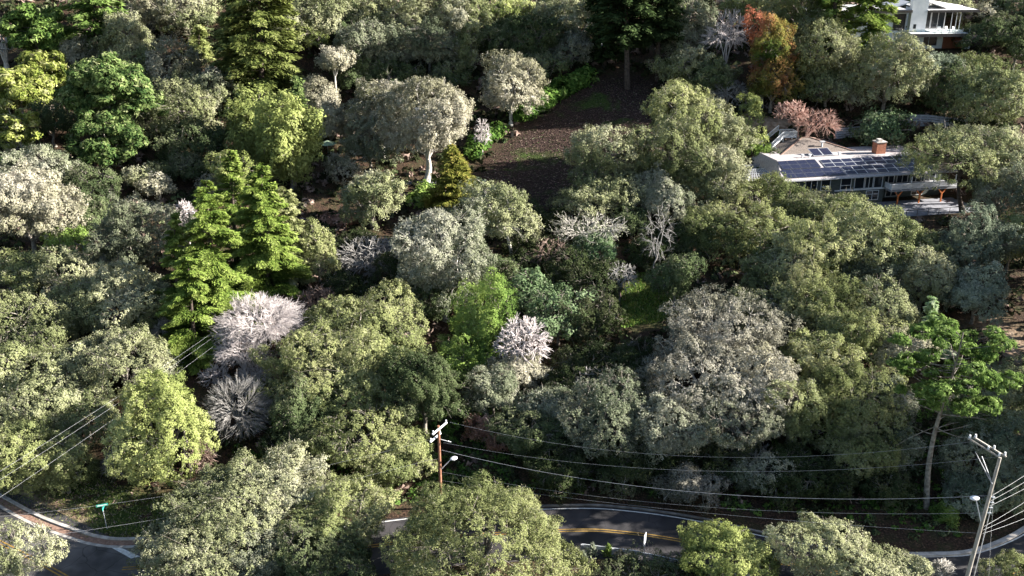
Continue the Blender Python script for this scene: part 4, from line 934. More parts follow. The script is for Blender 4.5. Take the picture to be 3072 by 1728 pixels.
# --- far upper left
B_(6, 110, 40, 60, 'thick bare white trunk with broken limbs at the upper left edge', 'palebark', n=60, twig=.07, fork=1, hub=14, rt=.55, k=1.2)
P_(90, 75, 75, 62, 'bushy green pine second from the left edge, by the bare white trunk', 'pine', nl=30, lobe=.3)
P_(110, 175, 62, 48, 'yellow green pine with sweeping boughs below the bushy green pine', 'yelpine', nl=24, lobe=.3)
C_f(235, -95, 240, 150, 92, 'dark layered pine rising past the top edge at the far left', 'pine', name='pine_tree', px=2.6, whorl=1.3, droop=-.05, power=.6)
oak(330, 95, 70, 65, 'pale dry-leaved oak right of the dark layered pine, upper left', 'pale')
oak(330, 170, 62, 45, 'small pale oak in front of the upper left pale oak', 'oak', nl=18)
oak(400, 35, 80, 50, 'pale twiggy oak touching the top edge, left part', 'beige')
oak(480, 30, 70, 45, 'pale olive oak touching the top edge left of the huge dark redwood', 'pale')
C_f(500, 62, 500, 165, 34, 'small yellow green conical tree left of the huge dark redwood', 'bright', name='young_tree', whorl=.5, power=.5)
oak(425, 165, 62, 48, 'beige twiggy oak between the blue green pine and the small conical tree', 'beige')
oak(470, 235, 75, 48, 'pale oak left of the huge dark redwood foot', 'pale')
oak(450, 300, 80, 55, 'pale olive oak right of the big blue green pine', 'oak')
oak(530, 230, 45, 45, 'brownish twiggy oak under the left side of the huge redwood', 'lichen', nl=16)
oak(190, 130, 35, 35, 'small brownish oak between the two left-hand pines', 'beige', nl=14)
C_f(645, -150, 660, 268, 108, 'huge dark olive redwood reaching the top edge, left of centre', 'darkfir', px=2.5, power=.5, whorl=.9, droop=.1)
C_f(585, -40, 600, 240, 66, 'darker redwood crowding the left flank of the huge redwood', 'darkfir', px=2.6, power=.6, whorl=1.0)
C_f(745, 190, 742, 345, 34, 'slim dark green conifer behind the two-lobed dense tree', 'bluepine', name='conifer_tree', power=.6)
P_(270, 225, 105, 88, 'big blue green pine with dark rounded tufts, upper left', 'bluepine', nl=60, lobe=.24, k=2.2, zlo=-.7, cov=1.5)
P_(385, 262, 32, 36, 'small dark tuft on the right shoulder of the blue green pine', 'bluepine', nl=12, lobe=.36, k=3.5)
P_(265, 355, 92, 60, 'lower tier of blue green pine foliage with pale dead needles', 'bluepine', nl=40, lobe=.24, dead=8)
P_(50, 225, 80, 60, 'pale yellow green pine at the left edge above the bare limbs', 'yelpine', nl=32, lobe=.27)
P_(38, 320, 78, 68, 'left edge pine with long exposed grey limbs', 'yelpine', nl=22, lobe=.2, cov=.9, dead=22)
P_(12, 425, 34, 34, 'small bright green pine tuft at the left edge', 'greenpine', nl=12, lobe=.34)
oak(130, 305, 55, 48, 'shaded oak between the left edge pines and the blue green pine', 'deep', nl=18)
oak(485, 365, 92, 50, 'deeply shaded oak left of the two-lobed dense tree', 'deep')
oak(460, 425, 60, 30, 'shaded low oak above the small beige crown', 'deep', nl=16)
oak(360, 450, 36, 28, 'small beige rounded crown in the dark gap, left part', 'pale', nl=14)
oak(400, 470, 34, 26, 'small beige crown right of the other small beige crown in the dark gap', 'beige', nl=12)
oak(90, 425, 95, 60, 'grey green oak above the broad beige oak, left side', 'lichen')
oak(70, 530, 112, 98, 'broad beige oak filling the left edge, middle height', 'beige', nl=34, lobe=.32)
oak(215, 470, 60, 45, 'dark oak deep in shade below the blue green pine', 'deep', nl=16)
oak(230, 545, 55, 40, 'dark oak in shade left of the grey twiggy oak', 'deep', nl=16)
L_(160, 606, 68, 44, 'bright green rounded tree in the gap beside the broad beige oak', 'lime', name='laurel_tree', rough=1.5, twigs=.02)
oak(338, 600, 95, 92, 'grey twiggy oak left of the white twig tuft and redwoods', 'lichen', nl=32, lobe=.3, k=1.5)
B_(468, 545, 26, 40, 'small white curled bare tree behind the left redwood group', 'whitebark', n=160, hub=20, twig=.05, k=2.2)
oak(60, 690, 90, 55, 'olive brown oak at the left edge below the broad beige oak', 'olive')
oak(215, 690, 90, 62, 'beige grey oak below the bright green rounded tree', 'pale', nl=30)
oak(310, 660, 65, 45, 'pale beige oak below the grey twiggy oak', 'beige', nl=20)
oak(300, 760, 110, 78, 'wide pale olive oak left of the tall redwoods', 'pale', nl=34, lobe=.3)
oak(175, 790, 75, 55, 'shaded olive oak in the band of shadow, left side', 'olive', nl=22)
oak(70, 820, 105, 68, 'pale olive oak at the left edge under the shadow band', 'oak', nl=30)
oak(380, 760, 34, 52, 'narrow olive oak touching the left redwood', 'olive', nl=14)
oak(305, 900, 95, 88, 'rounded pale green oak beside the redwood foot', 'pale', nl=34, lobe=.3)
B_(415, 835, 32, 36, 'small beige twiggy tree at the foot of the left redwood', 'palebark', n=220, hub=24, twig=.05)
oak(185, 930, 95, 72, 'pale oak in the middle of the lower left slope', 'pale', nl=28)
oak(60, 930, 100, 72, 'pale green oak at the left edge of the lower slope', 'oak', nl=30)
oak(80, 1030, 120, 80, 'pale oak under the slanting wires at the left edge', 'pale', nl=34)
oak(215, 1040, 85, 66, 'olive oak left of the bright yellow green tree', 'oak', nl=28)
oak(60, 1150, 105, 95, 'green oak above the roadside verge at the left edge', 'olive', nl=32, k=1.2)
oak(160, 1170, 55, 68, 'smaller green oak above the reddish verge', 'olive', nl=20, k=1.2)
oak(395, 925, 38, 36, 'small grey oak above the red soil patch', 'lichen', nl=12)
# --- redwood groups
C_f(575, 375, 600, 700, 70, 'redwood standing behind the two bright redwood groups', 'redwood', dens=.9, power=.6)
C_f(655, 408, 672, 752, 106, 'bright yellow green redwood just above the white bare tree', 'redwood', power=.62, whorl=.8, dens=1.5)
C_f(712, 470, 735, 720, 55, 'olive tree flanking the right side of the upper redwood', 'olive', name='oak_tree', power=.45, whorl=.5, droop=.0)
C_f(516, 450, 545, 842, 112, 'tallest bright redwood of the left group', 'redwood', power=.62, whorl=.8, dens=1.5)
C_f(436, 530, 452, 850, 56, 'slender bright redwood on the left of its group', 'redwood', power=.62, whorl=.85)
C_f(470, 640, 492, 905, 92, 'shorter redwood in front of the left group', 'redwood', power=.55, whorl=.85)
L_(634, 316, 64, 90, 'left lobe tree of the large dense yellow green pair', 'bright', name='magnolia_tree', rough=1.25, patch=.05, px=1.9, lump=1.3, twigs=.0, cov=1.6, k=1.3, zlo=-.9, up=.35)
L_(726, 345, 78, 106, 'right lobe tree of the large dense yellow green pair', 'bright', name='magnolia_tree', rough=1.25, patch=.05, px=1.9, lump=1.3, twigs=.0, cov=1.6, k=1.3, zlo=-.9, up=.35)
L_(582, 440, 46, 52, 'yellow green tree just above the redwood apexes', 'bright', name='laurel_tree', rough=1.5, twigs=.02, k=1.6)
oak(565, 470, 40, 32, 'beige oak peeking between redwood tops', 'beige', nl=12)
oak(800, 640, 45, 60, 'olive tree at the right of the bright upper redwood', 'olive', nl=16)
# --- white tree group
B_(652, 818, 116, 84, 'large white bare tree with dense upswept twigs', 'whitebark', n=1100, hub=42, hub_r=.5, twig=.018, fork=4, lift=-.12, inner=.62, k=1.1, zlo=-.35, bend=.6, fj=.6, lobes=13)
B_(610, 885, 72, 62, 'lower lobe of white bare twigs under the large white tree', 'whitebark', n=500, hub=26, hub_r=.5, twig=.018, fork=4, lift=-.12, inner=.6, k=1.1, zlo=-.4, bend=.6, fj=.6, lobes=11)
B_(640, 945, 52, 36, 'small white bare tree at the bottom of the white group', 'whitebark', n=260, hub=18, hub_r=.45, twig=.018, fork=4, inner=.5, k=1.1, bend=.6, fj=.6, lobes=11, lift=-.1)
B_(540, 945, 42, 34, 'small pale bare tree above the bright yellow green tree', 'whitebark', n=170, hub=14, hub_r=.45, twig=.018, fork=4, inner=.5, k=1.1, bend=.6, fj=.6, lobes=11, lift=-.1)
B_(600, 1030, 92, 88, 'shaded grey bare tree below the white group', 'greytwig', n=600, hub=40, hub_r=.5, twig=.018, fork=4, inner=.4, k=1.0, zlo=-.6, bend=.15, fj=.35, lift=-.1)
B_(500, 1150, 44, 40, 'brown leafless brush under the bright yellow green tree', 'browntwig', n=320, hub=30, twig=.045, inner=.3, k=.9)
B_(300, 1165, 46, 40, 'grey leafless shrub left of the bright yellow green tree', 'greytwig', n=320, hub=30, twig=.04, inner=.3, k=.9)
L_(410, 1050, 100, 112, 'bright yellow green broadleaf tree above the roadside, lower left', 'bright', name='laurel_tree', rough=1.5, twigs=.03, k=1.35, cov=1.3)
L_(360, 1160, 62, 52, 'lower bright green crown at the foot of the yellow green broadleaf', 'bright', name='laurel_tree', rough=1.5, twigs=.04, k=1.2)
# --- centre-left oak mass
oak(905, 838, 135, 88, 'broad olive oak right of the large white bare tree', 'olive', nl=42, lobe=.28, k=1.4)
oak(800, 930, 112, 90, 'olive oak overlapping the white twigs on their right', 'olive', nl=34, lobe=.3)
oak(930, 950, 105, 90, 'olive green oak in the middle of the centre-left oak mass', 'olive', nl=34, lobe=.3, k=1.5)
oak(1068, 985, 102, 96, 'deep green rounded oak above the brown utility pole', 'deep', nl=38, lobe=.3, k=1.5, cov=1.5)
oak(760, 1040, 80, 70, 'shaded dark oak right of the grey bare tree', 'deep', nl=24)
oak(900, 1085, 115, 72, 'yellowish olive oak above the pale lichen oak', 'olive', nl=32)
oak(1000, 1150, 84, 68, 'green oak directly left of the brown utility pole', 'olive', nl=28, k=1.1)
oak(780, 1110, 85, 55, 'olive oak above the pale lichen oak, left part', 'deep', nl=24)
oak(655, 1235, 205, 98, 'wide pale lichen-covered oak in the lower foreground', 'pale', nl=60, lobe=.24, twigs=.22, k=1.25, cov=1.05, core=False)
oak(500, 1365, 150, 82, 'pale lichen oak above the main road at the bottom edge', 'pale', nl=44, lobe=.26, twigs=.2, k=1.3, cov=1.1)
oak(640, 1400, 110, 60, 'lichen oak along the bottom edge left of the green oak', 'lichen', nl=28, k=1.5)
oak(850, 1310, 118, 92, 'green oak left of the huge round foreground oak', 'olive', nl=38, lobe=.28, k=1.4)
oak(800, 1410, 110, 62, 'green oak cut by the bottom edge, centre left', 'deep', nl=30, k=1.6)
oak(1222, 1360, 226, 152, 'huge round olive oak in the bottom centre foreground', 'olive', nl=90, lobe=.21, k=1.15, rough=.95)
oak(40, 1400, 95, 75, 'sparse green oak overhanging the main road at the bottom left corner', 'pale', nl=18, lobe=.24, cov=.5, k=2.4, core=False)
# --- upper middle
oak(790, 30, 90, 50, 'pale oak touching the top edge right of the huge redwood', 'pale')
oak(775, 90, 50, 35, 'small yellow green tree beside the huge redwood top right', 'bright', nl=14)
oak(870, 70, 60, 40, 'shaded oak right of the pale top edge oaks', 'deep')
oak(905, 120, 62, 55, 'shaded grey oak behind the small white-trunked tree', 'lichen')
L_(840, 155, 52, 38, 'small beige tree with an exposed white trunk in the dark hollow', 'beige', 'palebark', nl=14, lobe=.34, k=3.4, name='oak_tree', group=GO)
oak(800, 240, 42, 45, 'beige rounded tree below the small white-trunked tree', 'beige', nl=16)
oak(830, 310, 45, 50, 'beige tree left of the big spreading beige tree', 'beige', nl=16)
oak(945, 60, 55, 48, 'olive oak at the top, left of the pale pair', 'oak')
oak(1020, 50, 70, 58, 'large pale olive oak near the top edge, above centre', 'pale', nl=28)
oak(985, 120, 60, 48, 'grey green oak under the large pale top oak', 'lichen')
oak(1080, 120, 68, 50, 'grey oak with dark gaps under the large pale top oak', 'lichen')
oak(1135, 45, 55, 48, 'pale oak right of the large pale top oak', 'pale')
oak(1205, 40, 50, 40, 'pale olive oak near the top edge left of the yellow green one', 'oak')
L_(1175, 125, 26, 70, 'narrow ivy-clad tree standing upright in the upper middle', 'oak', name='ivy_clad_tree', nl=16, lobe=.42, k=1.2)
oak(1290, 25, 50, 32, 'yellow green oak cut by the top edge above centre', 'bright', nl=16)
oak(1260, 100, 75, 48, 'shaded dark oak behind the round beige tree', 'deep')
oak(1340, 100, 75, 50, 'shaded blue grey oak right of the other shaded dark oak', 'deep')
oak(1400, 30, 62, 42, 'pale olive oak near the top, left of the dark firs', 'pale')
oak(1465, 50, 58, 48, 'pale oak left of the dark backlit firs', 'pale')
oak(1440, 120, 50, 38, 'grey twiggy oak under the pale oak by the dark firs', 'lichen')
oak(1350, 160, 55, 35, 'dark shrubby oak behind the hedge, left part', 'deep', nl=14)
oak(1000, 190, 60, 35, 'dark oak at the top of the big spreading beige tree', 'deep', nl=16)
oak(900, 190, 50, 40, 'dark green oak in the hollow by the white trunk', 'deep', nl=16)
oak(1130, 190, 50, 35, 'dark oak in the shaded hollow behind the big beige tree', 'deep', nl=16)
B_(1390, 140, 24, 20, 'tiny pale bare tree with twisted limbs above the hedge', 'palebark', n=90, hub=14, twig=.05, k=1.5)
L_(1285, 215, 74, 66, 'round beige twiggy tree left of the hedge', 'beige', 'palebark', name='oak_tree', nl=40, lobe=.26, k=1.6, cov=1.1, twigs=.3, group=GO)
L_(960, 275, 82, 78, 'left half of the big spreading beige oak by the cottage', 'beige', 'palebark', k=1.7, cov=.95, twigs=.5, rough=.9, group=GO, name='oak_tree')
L_(1080, 305, 126, 112, 'big spreading beige oak with a bare pale trunk at the terrace', 'beige', 'palebark', k=1.5, cov=.95, twigs=.5, rough=.9, group=GO, name='oak_tree', shift=(-1, -.5))
L_(930, 365, 65, 48, 'grey beige oak below the left half of the spreading tree', 'lichen', nl=22, cov=.9, name='oak_tree', group=GO)
B_(1120, 212, 14, 14, 'tiny white snag poking above the big beige tree', 'whitebark', n=30, hub=8, twig=.05, k=3)
B_(1213, 340, 24, 45, 'white bare sapling with straight stem left of the leaf-strewn lawn', 'whitebark', n=110, hub=20, twig=.04, k=1.1, inner=.2)
oak(860, 420, 32, 28, 'small beige tree by the pale parasol', 'beige', nl=12)
oak(935, 485, 76, 72, 'round pale green oak in front of the big beige tree', 'pale', nl=36, lobe=.28)
C_f(1135, 362, 1142, 548, 76, 'golden cone-shaped conifer beside the leaf-strewn lawn', 'gold', name='cypress_tree', power=.85, whorl=.25, droop=-.2, px=1.6, side=1.6, dens=1.5, layers=.4)
oak(1258, 535, 84, 70, 'pale oak with an exposed white trunk, just right of centre-top', 'pale', 'palebark', nl=36, lobe=.28, k=2.3, shift=(2, -1))
oak(1110, 590, 88, 62, 'grey green oak above the long lichen oak', 'lichen', nl=30)
oak(1118, 655, 118, 112, 'large lichen oak in the centre with tangled grey twigs', 'lichen', 'palebark', twigs=.35, k=1.5)
oak(1060, 760, 70, 60, 'shaded oak under the large lichen oak', 'deep', nl=24)
oak(1060, 650, 60, 45, 'dark green oak on the left of the central lichen oak', 'deep', nl=18)
oak(1240, 690, 50, 55, 'olive oak between the lichen oak and the glossy green tree', 'deep', nl=18)
B_(930, 650, 92, 60, 'tangle of dark leafless branches left of the central lichen oak', 'greytwig', n=500, hub=50, twig=.04, inner=.2, k=.9)
B_(800, 760, 60, 45, 'brown leafless thicket right of the upper redwood foot', 'browntwig', n=350, hub=36, twig=.04, inner=.2, k=.9)
L_(1212, 800, 62, 88, 'vivid light green tree in the centre of the picture', 'lime', name='laurel_tree', rough=1.5, twigs=.0, k=1.5, zlo=-.8)
L_(1190, 900, 78, 62, 'lower skirt tree of vivid light green leaves', 'lime', name='laurel_tree', rough=1.5, twigs=.0, k=1.1, zlo=-.8)
L_(1340, 735, 58, 55, 'glossy green tree with bright rounded leaf clusters right of centre', 'glossy', name='magnolia_tree', rough=1.25, patch=.05, px=1.9, lump=1.3, twigs=0, k=1.5)
L_(1405, 800, 66, 62, 'dark glossy tree right of the bright glossy one', 'glossy', name='magnolia_tree', rough=1.25, patch=.05, px=1.9, lump=1.3, twigs=0, k=1.3)
B_(1315, 865, 74, 72, 'pinkish white bare tree right of the vivid green tree', 'whitebark', n=420, hub=50, twig=.045, fork=3, k=1.3, lift=.12)
L_(1290, 930, 70, 48, 'dense beige twiggy oak under the pinkish bare tree', 'beige', name='oak_tree', nl=26, twigs=.35, group=GO)
oak(1240, 990, 60, 55, 'shaded brown oak right of the deep green rounded oak', 'lichen', nl=20)
B_(1480, 575, 105, 48, 'gnarled lichen-white tree with long horizontal limbs', 'palebark', n=170, hub=26, hub_r=.6, twig=.03, rt=.3, bend=.7, k=2.0, inner=.1, leaf='lichen', nleaf=900, fork=4, lpx=1.6, zlo=-.8)
L_(1490, 620, 58, 42, 'green ivy mass under the gnarled white tree', 'glossy', name='ivy_clad_tree', nl=18)
oak(1500, 395, 72, 60, 'upper tier of the two-tier pale green oak by the lawn', 'pale', nl=34, lobe=.28, k=2.2)
oak(1522, 490, 96, 58, 'lower tier of the two-tier pale green oak by the lawn', 'pale', nl=38, lobe=.26, k=1.5)
oak(1590, 560, 48, 35, 'shaded oak right of the gnarled white tree', 'deep', nl=14)
# --- dark firs and hedge
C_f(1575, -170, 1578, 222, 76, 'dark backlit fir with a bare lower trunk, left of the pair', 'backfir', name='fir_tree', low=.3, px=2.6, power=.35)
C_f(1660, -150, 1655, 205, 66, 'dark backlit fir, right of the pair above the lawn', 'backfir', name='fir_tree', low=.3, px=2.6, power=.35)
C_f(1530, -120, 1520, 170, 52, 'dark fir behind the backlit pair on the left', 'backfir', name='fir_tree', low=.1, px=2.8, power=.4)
L_(1690, 22, 34, 34, 'bright green backlit tree top between the firs and the grey oak', 'lime', name='laurel_tree', rough=1.5, twigs=0)
# --- right upper
oak(1730, 75, 72, 70, 'grey oak left of the white bare tree, upper right', 'lichen', nl=30)
oak(1720, 170, 62, 52, 'olive grey oak above the huge oak by the lawn', 'oak', nl=24)
oak(1790, 190, 55, 45, 'shaded oak under the white bare tree', 'deep', nl=18)
B_(1828, 105, 72, 88, 'white bare tree with fine upright twigs beside the autumn tree', 'whitebark', n=420, hub=50, hub_r=.6, twig=.026, fork=4, k=1.3, rt=.2, lift=-.04, inner=.3, zlo=-.15, lobes=7, fj=.4, bend=.2)
B_(1830, 235, 60, 38, 'low tangle of pale bare branches under the white bare tree', 'greytwig', n=300, hub=30, twig=.04, k=1.0)
L_(1930, 120, 52, 80, 'autumn tree with red and orange crown top', 'autumn', name='autumn_tree', topv=.26, tone=.12, patch=.26, rough=1.7, lump=1.2, twigs=0, k=1.9)
L_(1945, 205, 58, 60, 'orange and green lower half tree of the autumn pair', 'autumn', name='autumn_tree', topv=.1, tone=.02, patch=.3, rough=1.7, lump=1.2, twigs=0, k=1.3)
L_(1892, 275, 24, 42, 'narrow yellow green tree at the driveway edge', 'bright', name='young_tree', nl=14, lobe=.42, twigs=0, k=1.4)
oak(2010, 45, 100, 70, 'large olive oak at the top behind the autumn tree', 'olive', nl=36, lobe=.28)
oak(1880, 15, 70, 40, 'olive oak cut by the top edge above the white bare tree', 'olive', nl=20)
oak(2070, 130, 95, 80, 'large grey olive oak right of the autumn tree', 'oak', nl=40, lobe=.27, k=1.5)
oak(2080, 215, 78, 52, 'olive oak above the pink twiggy tree', 'oak', nl=26)
oak(2235, 185, 82, 82, 'round beige olive oak below the green redwoods, upper right', 'pale', nl=40, lobe=.27, k=1.6)
oak(2350, 196, 60, 52, 'green grey oak in front of the modern house', 'silver', nl=28, k=1.3)
oak(2385, 235, 60, 52, 'shaded oak right of the round beige olive oak', 'deep', nl=20)
oak(2450, 188, 66, 46, 'yellow green oak right of the modern house buttress', 'olive', nl=26)
oak(2485, 240, 92, 75, 'large grey oak at the right edge above the fence', 'oak', nl=38, lobe=.28)
oak(2560, 120, 30, 45, 'dark green oak at the right edge near the modern house', 'deep', nl=12)
C_f(2105, -200, 2100, 196, 62, 'green backlit redwood with a dark trunk, left of the modern house', 'redwood', px=2.2, power=.4, low=.12, dens=.9, gap=.3, whorl=1.3)
C_f(2195, -190, 2190, 205, 66, 'green backlit redwood directly in front of the modern house', 'redwood', px=2.2, power=.4, low=.12, dens=.9, gap=.3, whorl=1.3)
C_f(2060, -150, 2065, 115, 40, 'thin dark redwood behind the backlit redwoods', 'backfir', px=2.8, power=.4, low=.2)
oak(2350, 8, 60, 18, 'pale oak cut by the top edge behind the modern house', 'pale', nl=12, t0=215)
oak(2480, 40, 50, 30, 'dry grey shrubby oak right of the modern house roof', 'beige', nl=16, t0=215)
oak(2545, 30, 45, 35, 'dark oak in the top right corner', 'deep', nl=16, t0=215)
# --- around the long house
B_(2055, 312, 62, 42, 'pink twiggy bare tree behind the long house', 'pinkbark', n=260, hub=40, hub_r=.6, twig=.02, fork=5, k=1.9, rt=.16, inner=.45, shift=(-4, -1))
B_(1990, 285, 44, 34, 'pale pink bare tree left of the denser pink one', 'pinkbark', n=240, hub=30, twig=.05, k=2.6, rt=.18, shift=(2.5, -1))
L_(2215, 325, 54, 50, 'dark glossy round tree behind the brick chimney', 'glossy', name='magnolia_tree', rough=1.25, patch=.05, px=1.9, lump=1.3, twigs=0, k=1.2, cov=1.2)
L_(1893, 352, 24, 20, 'small bright green tree left of the white stair', 'bright', name='laurel_tree', rough=1.5, twigs=0, k=2.0)
L_(1895, 375, 28, 16, 'green shrub under the small bright tree by the stair', 'lime', name='shrub', cat='shrub', nl=10, twigs=0, k=1.2, limbs=False)
oak(2400, 400, 118, 50, 'grey olive oak overhanging the right half of the solar roof', 'oak', 'darkbark', nl=38, lobe=.22, cov=.6, k=3.4, core=False, shift=(3, 0), t0=120)
oak(2500, 385, 105, 60, 'beige oak at the right edge beside the long house', 'pale', nl=36, lobe=.26, k=2.0)
oak(2520, 470, 75, 65, 'grey beige oak at the right edge below the beige one', 'lichen', nl=28)
oak(1715, 290, 108, 78, 'olive green oak top of the huge crown group right of the lawn', 'olive', nl=40, lobe=.27, k=1.8)
oak(1800, 340, 75, 80, 'pale olive oak left of the white stair', 'pale', nl=30)
oak(1680, 400, 100, 80, 'olive oak in the huge crown group right of the lawn', 'oak', nl=38, lobe=.27, k=1.6)
oak(1785, 450, 105, 80, 'pale oak below the stair, left of the long house', 'pale', nl=38, lobe=.27)
oak(1670, 500, 62, 62, 'lichen grey oak with white twigs in front of the huge crown group', 'lichen', 'palebark', nl=24, twigs=.35)
oak(1915, 500, 92, 52, 'olive oak directly below the left end of the long house', 'olive', nl=30, k=1.5)
oak(2020, 536, 92, 52, 'olive beige oak below the solar panels', 'oak', nl=30, k=1.3)
oak(2115, 550, 78, 46, 'green oak hiding the lower left of the long house', 'olive', nl=28, k=1.5, t0=100)
oak(1775, 580, 92, 72, 'olive oak in the middle right slope, leftmost of its row', 'olive', nl=34)
oak(1900, 600, 88, 62, 'yellowish olive oak in the middle right slope', 'olive', nl=32)
oak(2040, 640, 100, 78, 'large yellow olive oak right of centre, rounded top', 'olive', nl=42, lobe=.27, k=1.5)
oak(1960, 690, 80, 58, 'olive oak below the yellow olive one, left side', 'oak', nl=28)
oak(2240, 615, 135, 92, 'wide olive oak just below the patio of the long house', 'oak', nl=50, lobe=.24, k=1.4)
oak(2190, 690, 90, 62, 'brownish olive oak under the wide olive oak', 'lichen', nl=28)
oak(2325, 700, 70, 68, 'beige olive oak left of the silver leaved one', 'pale', nl=26)
oak(2445, 620, 85, 85, 'silver green leaved oak by the right edge', 'silver', nl=34, lobe=.27)
oak(2455, 740, 72, 62, 'silver grey oak above the bare dirt slope', 'silver', nl=26)
oak(2548, 600, 50, 75, 'yellow olive oak at the right edge above the dirt slope', 'olive', nl=22)
oak(2240, 790, 75, 62, 'pale oak left of the tall pine tip', 'pale', nl=28)
oak(2050, 770, 120, 80, 'broad olive oak in the right centre slope', 'olive', nl=44, lobe=.26)
oak(2140, 850, 88, 70, 'olive oak left of the tall pine crown', 'olive', nl=30)
oak(1900, 790, 75, 52, 'shaded olive oak left of the broad olive one', 'oak', nl=22)
oak(1700, 700, 55, 62, 'shaded slender oak above the grassy glade', 'deep', nl=18)
B_(1655, 590, 50, 75, 'thin dead conifer with bare side twigs above the glade', 'greytwig', n=120, hub=30, twig=.018, k=1.6, rt=.12, zlo=-.9)
# --- grey central-right mass
L_(1820, 840, 138, 82, 'large ash grey twiggy oak with a pale sunlit top', 'ash', 'palebark', name='oak_tree', nl=54, lobe=.23, twigs=.45, cov=1.0, group=GO)
L_(1770, 940, 155, 88, 'ash grey twiggy oak under the pale sunlit one', 'ash', 'palebark', name='oak_tree', nl=54, lobe=.22, twigs=.45, cov=1.0, group=GO)
oak(1900, 960, 90, 72, 'beige grey oak right of the ash grey pair', 'beige', nl=30, twigs=.3)
oak(2040, 900, 95, 68, 'yellow olive oak right of the ash grey oaks', 'olive', nl=34)
oak(2110, 980, 105, 80, 'olive oak left of the tall pine trunk, upper', 'olive', nl=36)
oak(1990, 1040, 95, 80, 'shaded grey olive oak on the lower right slope', 'oak', nl=32)
oak(2150, 1090, 95, 70, 'olive oak left of the tall pine trunk, lower', 'olive', nl=32)
oak(1850, 1060, 110, 80, 'shaded ash grey oak on the lower right slope', 'lichen', nl=38, twigs=.4)
oak(1680, 1060, 115, 85, 'shaded lichen oak with tangled twigs above the dark road', 'lichen', nl=38, twigs=.4)
oak(1540, 1060, 95, 80, 'dark lichen oak above the dark road, left of the tangled one', 'lichen', nl=30, twigs=.4)
oak(1400, 1030, 90, 62, 'shaded grey green oak left of the dark lichen oak', 'lichen', nl=26, twigs=.3)
oak(1330, 1100, 85, 60, 'very dark oak right of the brown utility pole', 'deep', nl=24)
L_(1215, 1075, 36, 28, 'small pinkish leaved tree right of the deep green oak', 'pinktwig', name='small_tree', nl=12, twigs=.3)
L_(1250, 1110, 26, 24, 'small pink leaved sapling behind the overhead wires', 'pinktwig', name='small_tree', nl=10, twigs=.3)
oak(1370, 1085, 30, 34, 'small pale oak catching sun above the wires', 'pale', nl=10, twigs=.3)
L_(1735, 1225, 62, 42, 'pale drooping lichen tree catching sun above the dark road', 'ash', 'palebark', name='oak_tree', nl=22, twigs=.6, group=GO, k=1.6)
oak(1890, 1190, 62, 48, 'shaded lichen oak hanging over the bank', 'lichen', nl=20, twigs=.4)
oak(2160, 1150, 62, 60, 'yellow green sunlit oak low on the right bank', 'olive', nl=24)
oak(2210, 1010, 60, 62, 'shaded brown oak beside the tall pine trunk', 'lichen', nl=20)
oak(2262, 1120, 44, 56, 'lichen shrub oak left of the tall pine trunk', 'lichen', nl=18)
# --- tall pine, right edge
oak(2275, 880, 60, 58, 'pale twiggy oak behind the tall pine crown', 'beige', nl=22)
C_f(2345, 742, 2362, 900, 40, 'white green leaved small conifer above the tall pine crown', 'whitetip', name='conifer_tree', power=.7, whorl=.6)
P_(2392, 920, 162, 130, 'tall vivid green pine with a long pale trunk, lower right', 'greenpine', 'bark', nl=46, lobe=.15, k=2.6, cov=1.0, dead=14, rt=.3, flat=.5, foot=(2330, 1285), px=1.7, zlo=-.95)
oak(2520, 980, 62, 62, 'pale olive oak at the right edge by the dirt slope', 'pale', nl=26)
oak(2480, 1060, 85, 62, 'beige olive oak at the right edge above the tall grey pole', 'oak', nl=30)
oak(2450, 1150, 66, 62, 'grey green brushy oak right of the tall pine trunk', 'lichen', nl=28)
oak(2540, 1160, 50, 80, 'pale green oak at the right edge behind the pole top', 'silver', nl=26)
oak(2440, 1240, 62, 42, 'grey green shrubby oak behind the street lamp', 'silver', nl=22)
oak(2530, 1250, 45, 38, 'beige shrubby oak above the curved kerb', 'pale', nl=18)
L_(2385, 1290, 32, 26, 'bright green shrub at the foot of the tall pine', 'lime', name='shrub', cat='shrub', nl=10, twigs=0, limbs=False, k=.9)
# --- bottom row
L_(1838, 1392, 118, 72, 'bright green broadleaf tree in front of the road, bottom right', 'bright', name='laurel_tree', rough=1.5, twigs=.0, k=1.5, cov=1.15, elong=1.5)
oak(2085, 1390, 95, 78, 'grey olive oak in front of the road at the bottom edge', 'pale', nl=36, lobe=.27, k=1.6)
oak(2180, 1420, 90, 52, 'grey olive oak at the bottom edge right of its taller neighbour', 'pale', nl=28, k=1.5)
oak(2300, 1435, 52, 40, 'small pale oak cut by the bottom edge near the pole', 'pale', nl=18, k=1.5)
B_(2372, 1432, 26, 22, 'small grey twiggy shrub top at the bottom edge', 'palebark', n=160, hub=20, twig=.035, k=1.3)
oak(2545, 1435, 56, 42, 'olive oak in the bottom right corner right of the pole', 'olive', nl=18, k=1.6)
oak(1640, 1492, 120, 36, 'dark oak below the guardrail at the bottom edge', 'deep', nl=28, k=1.5)

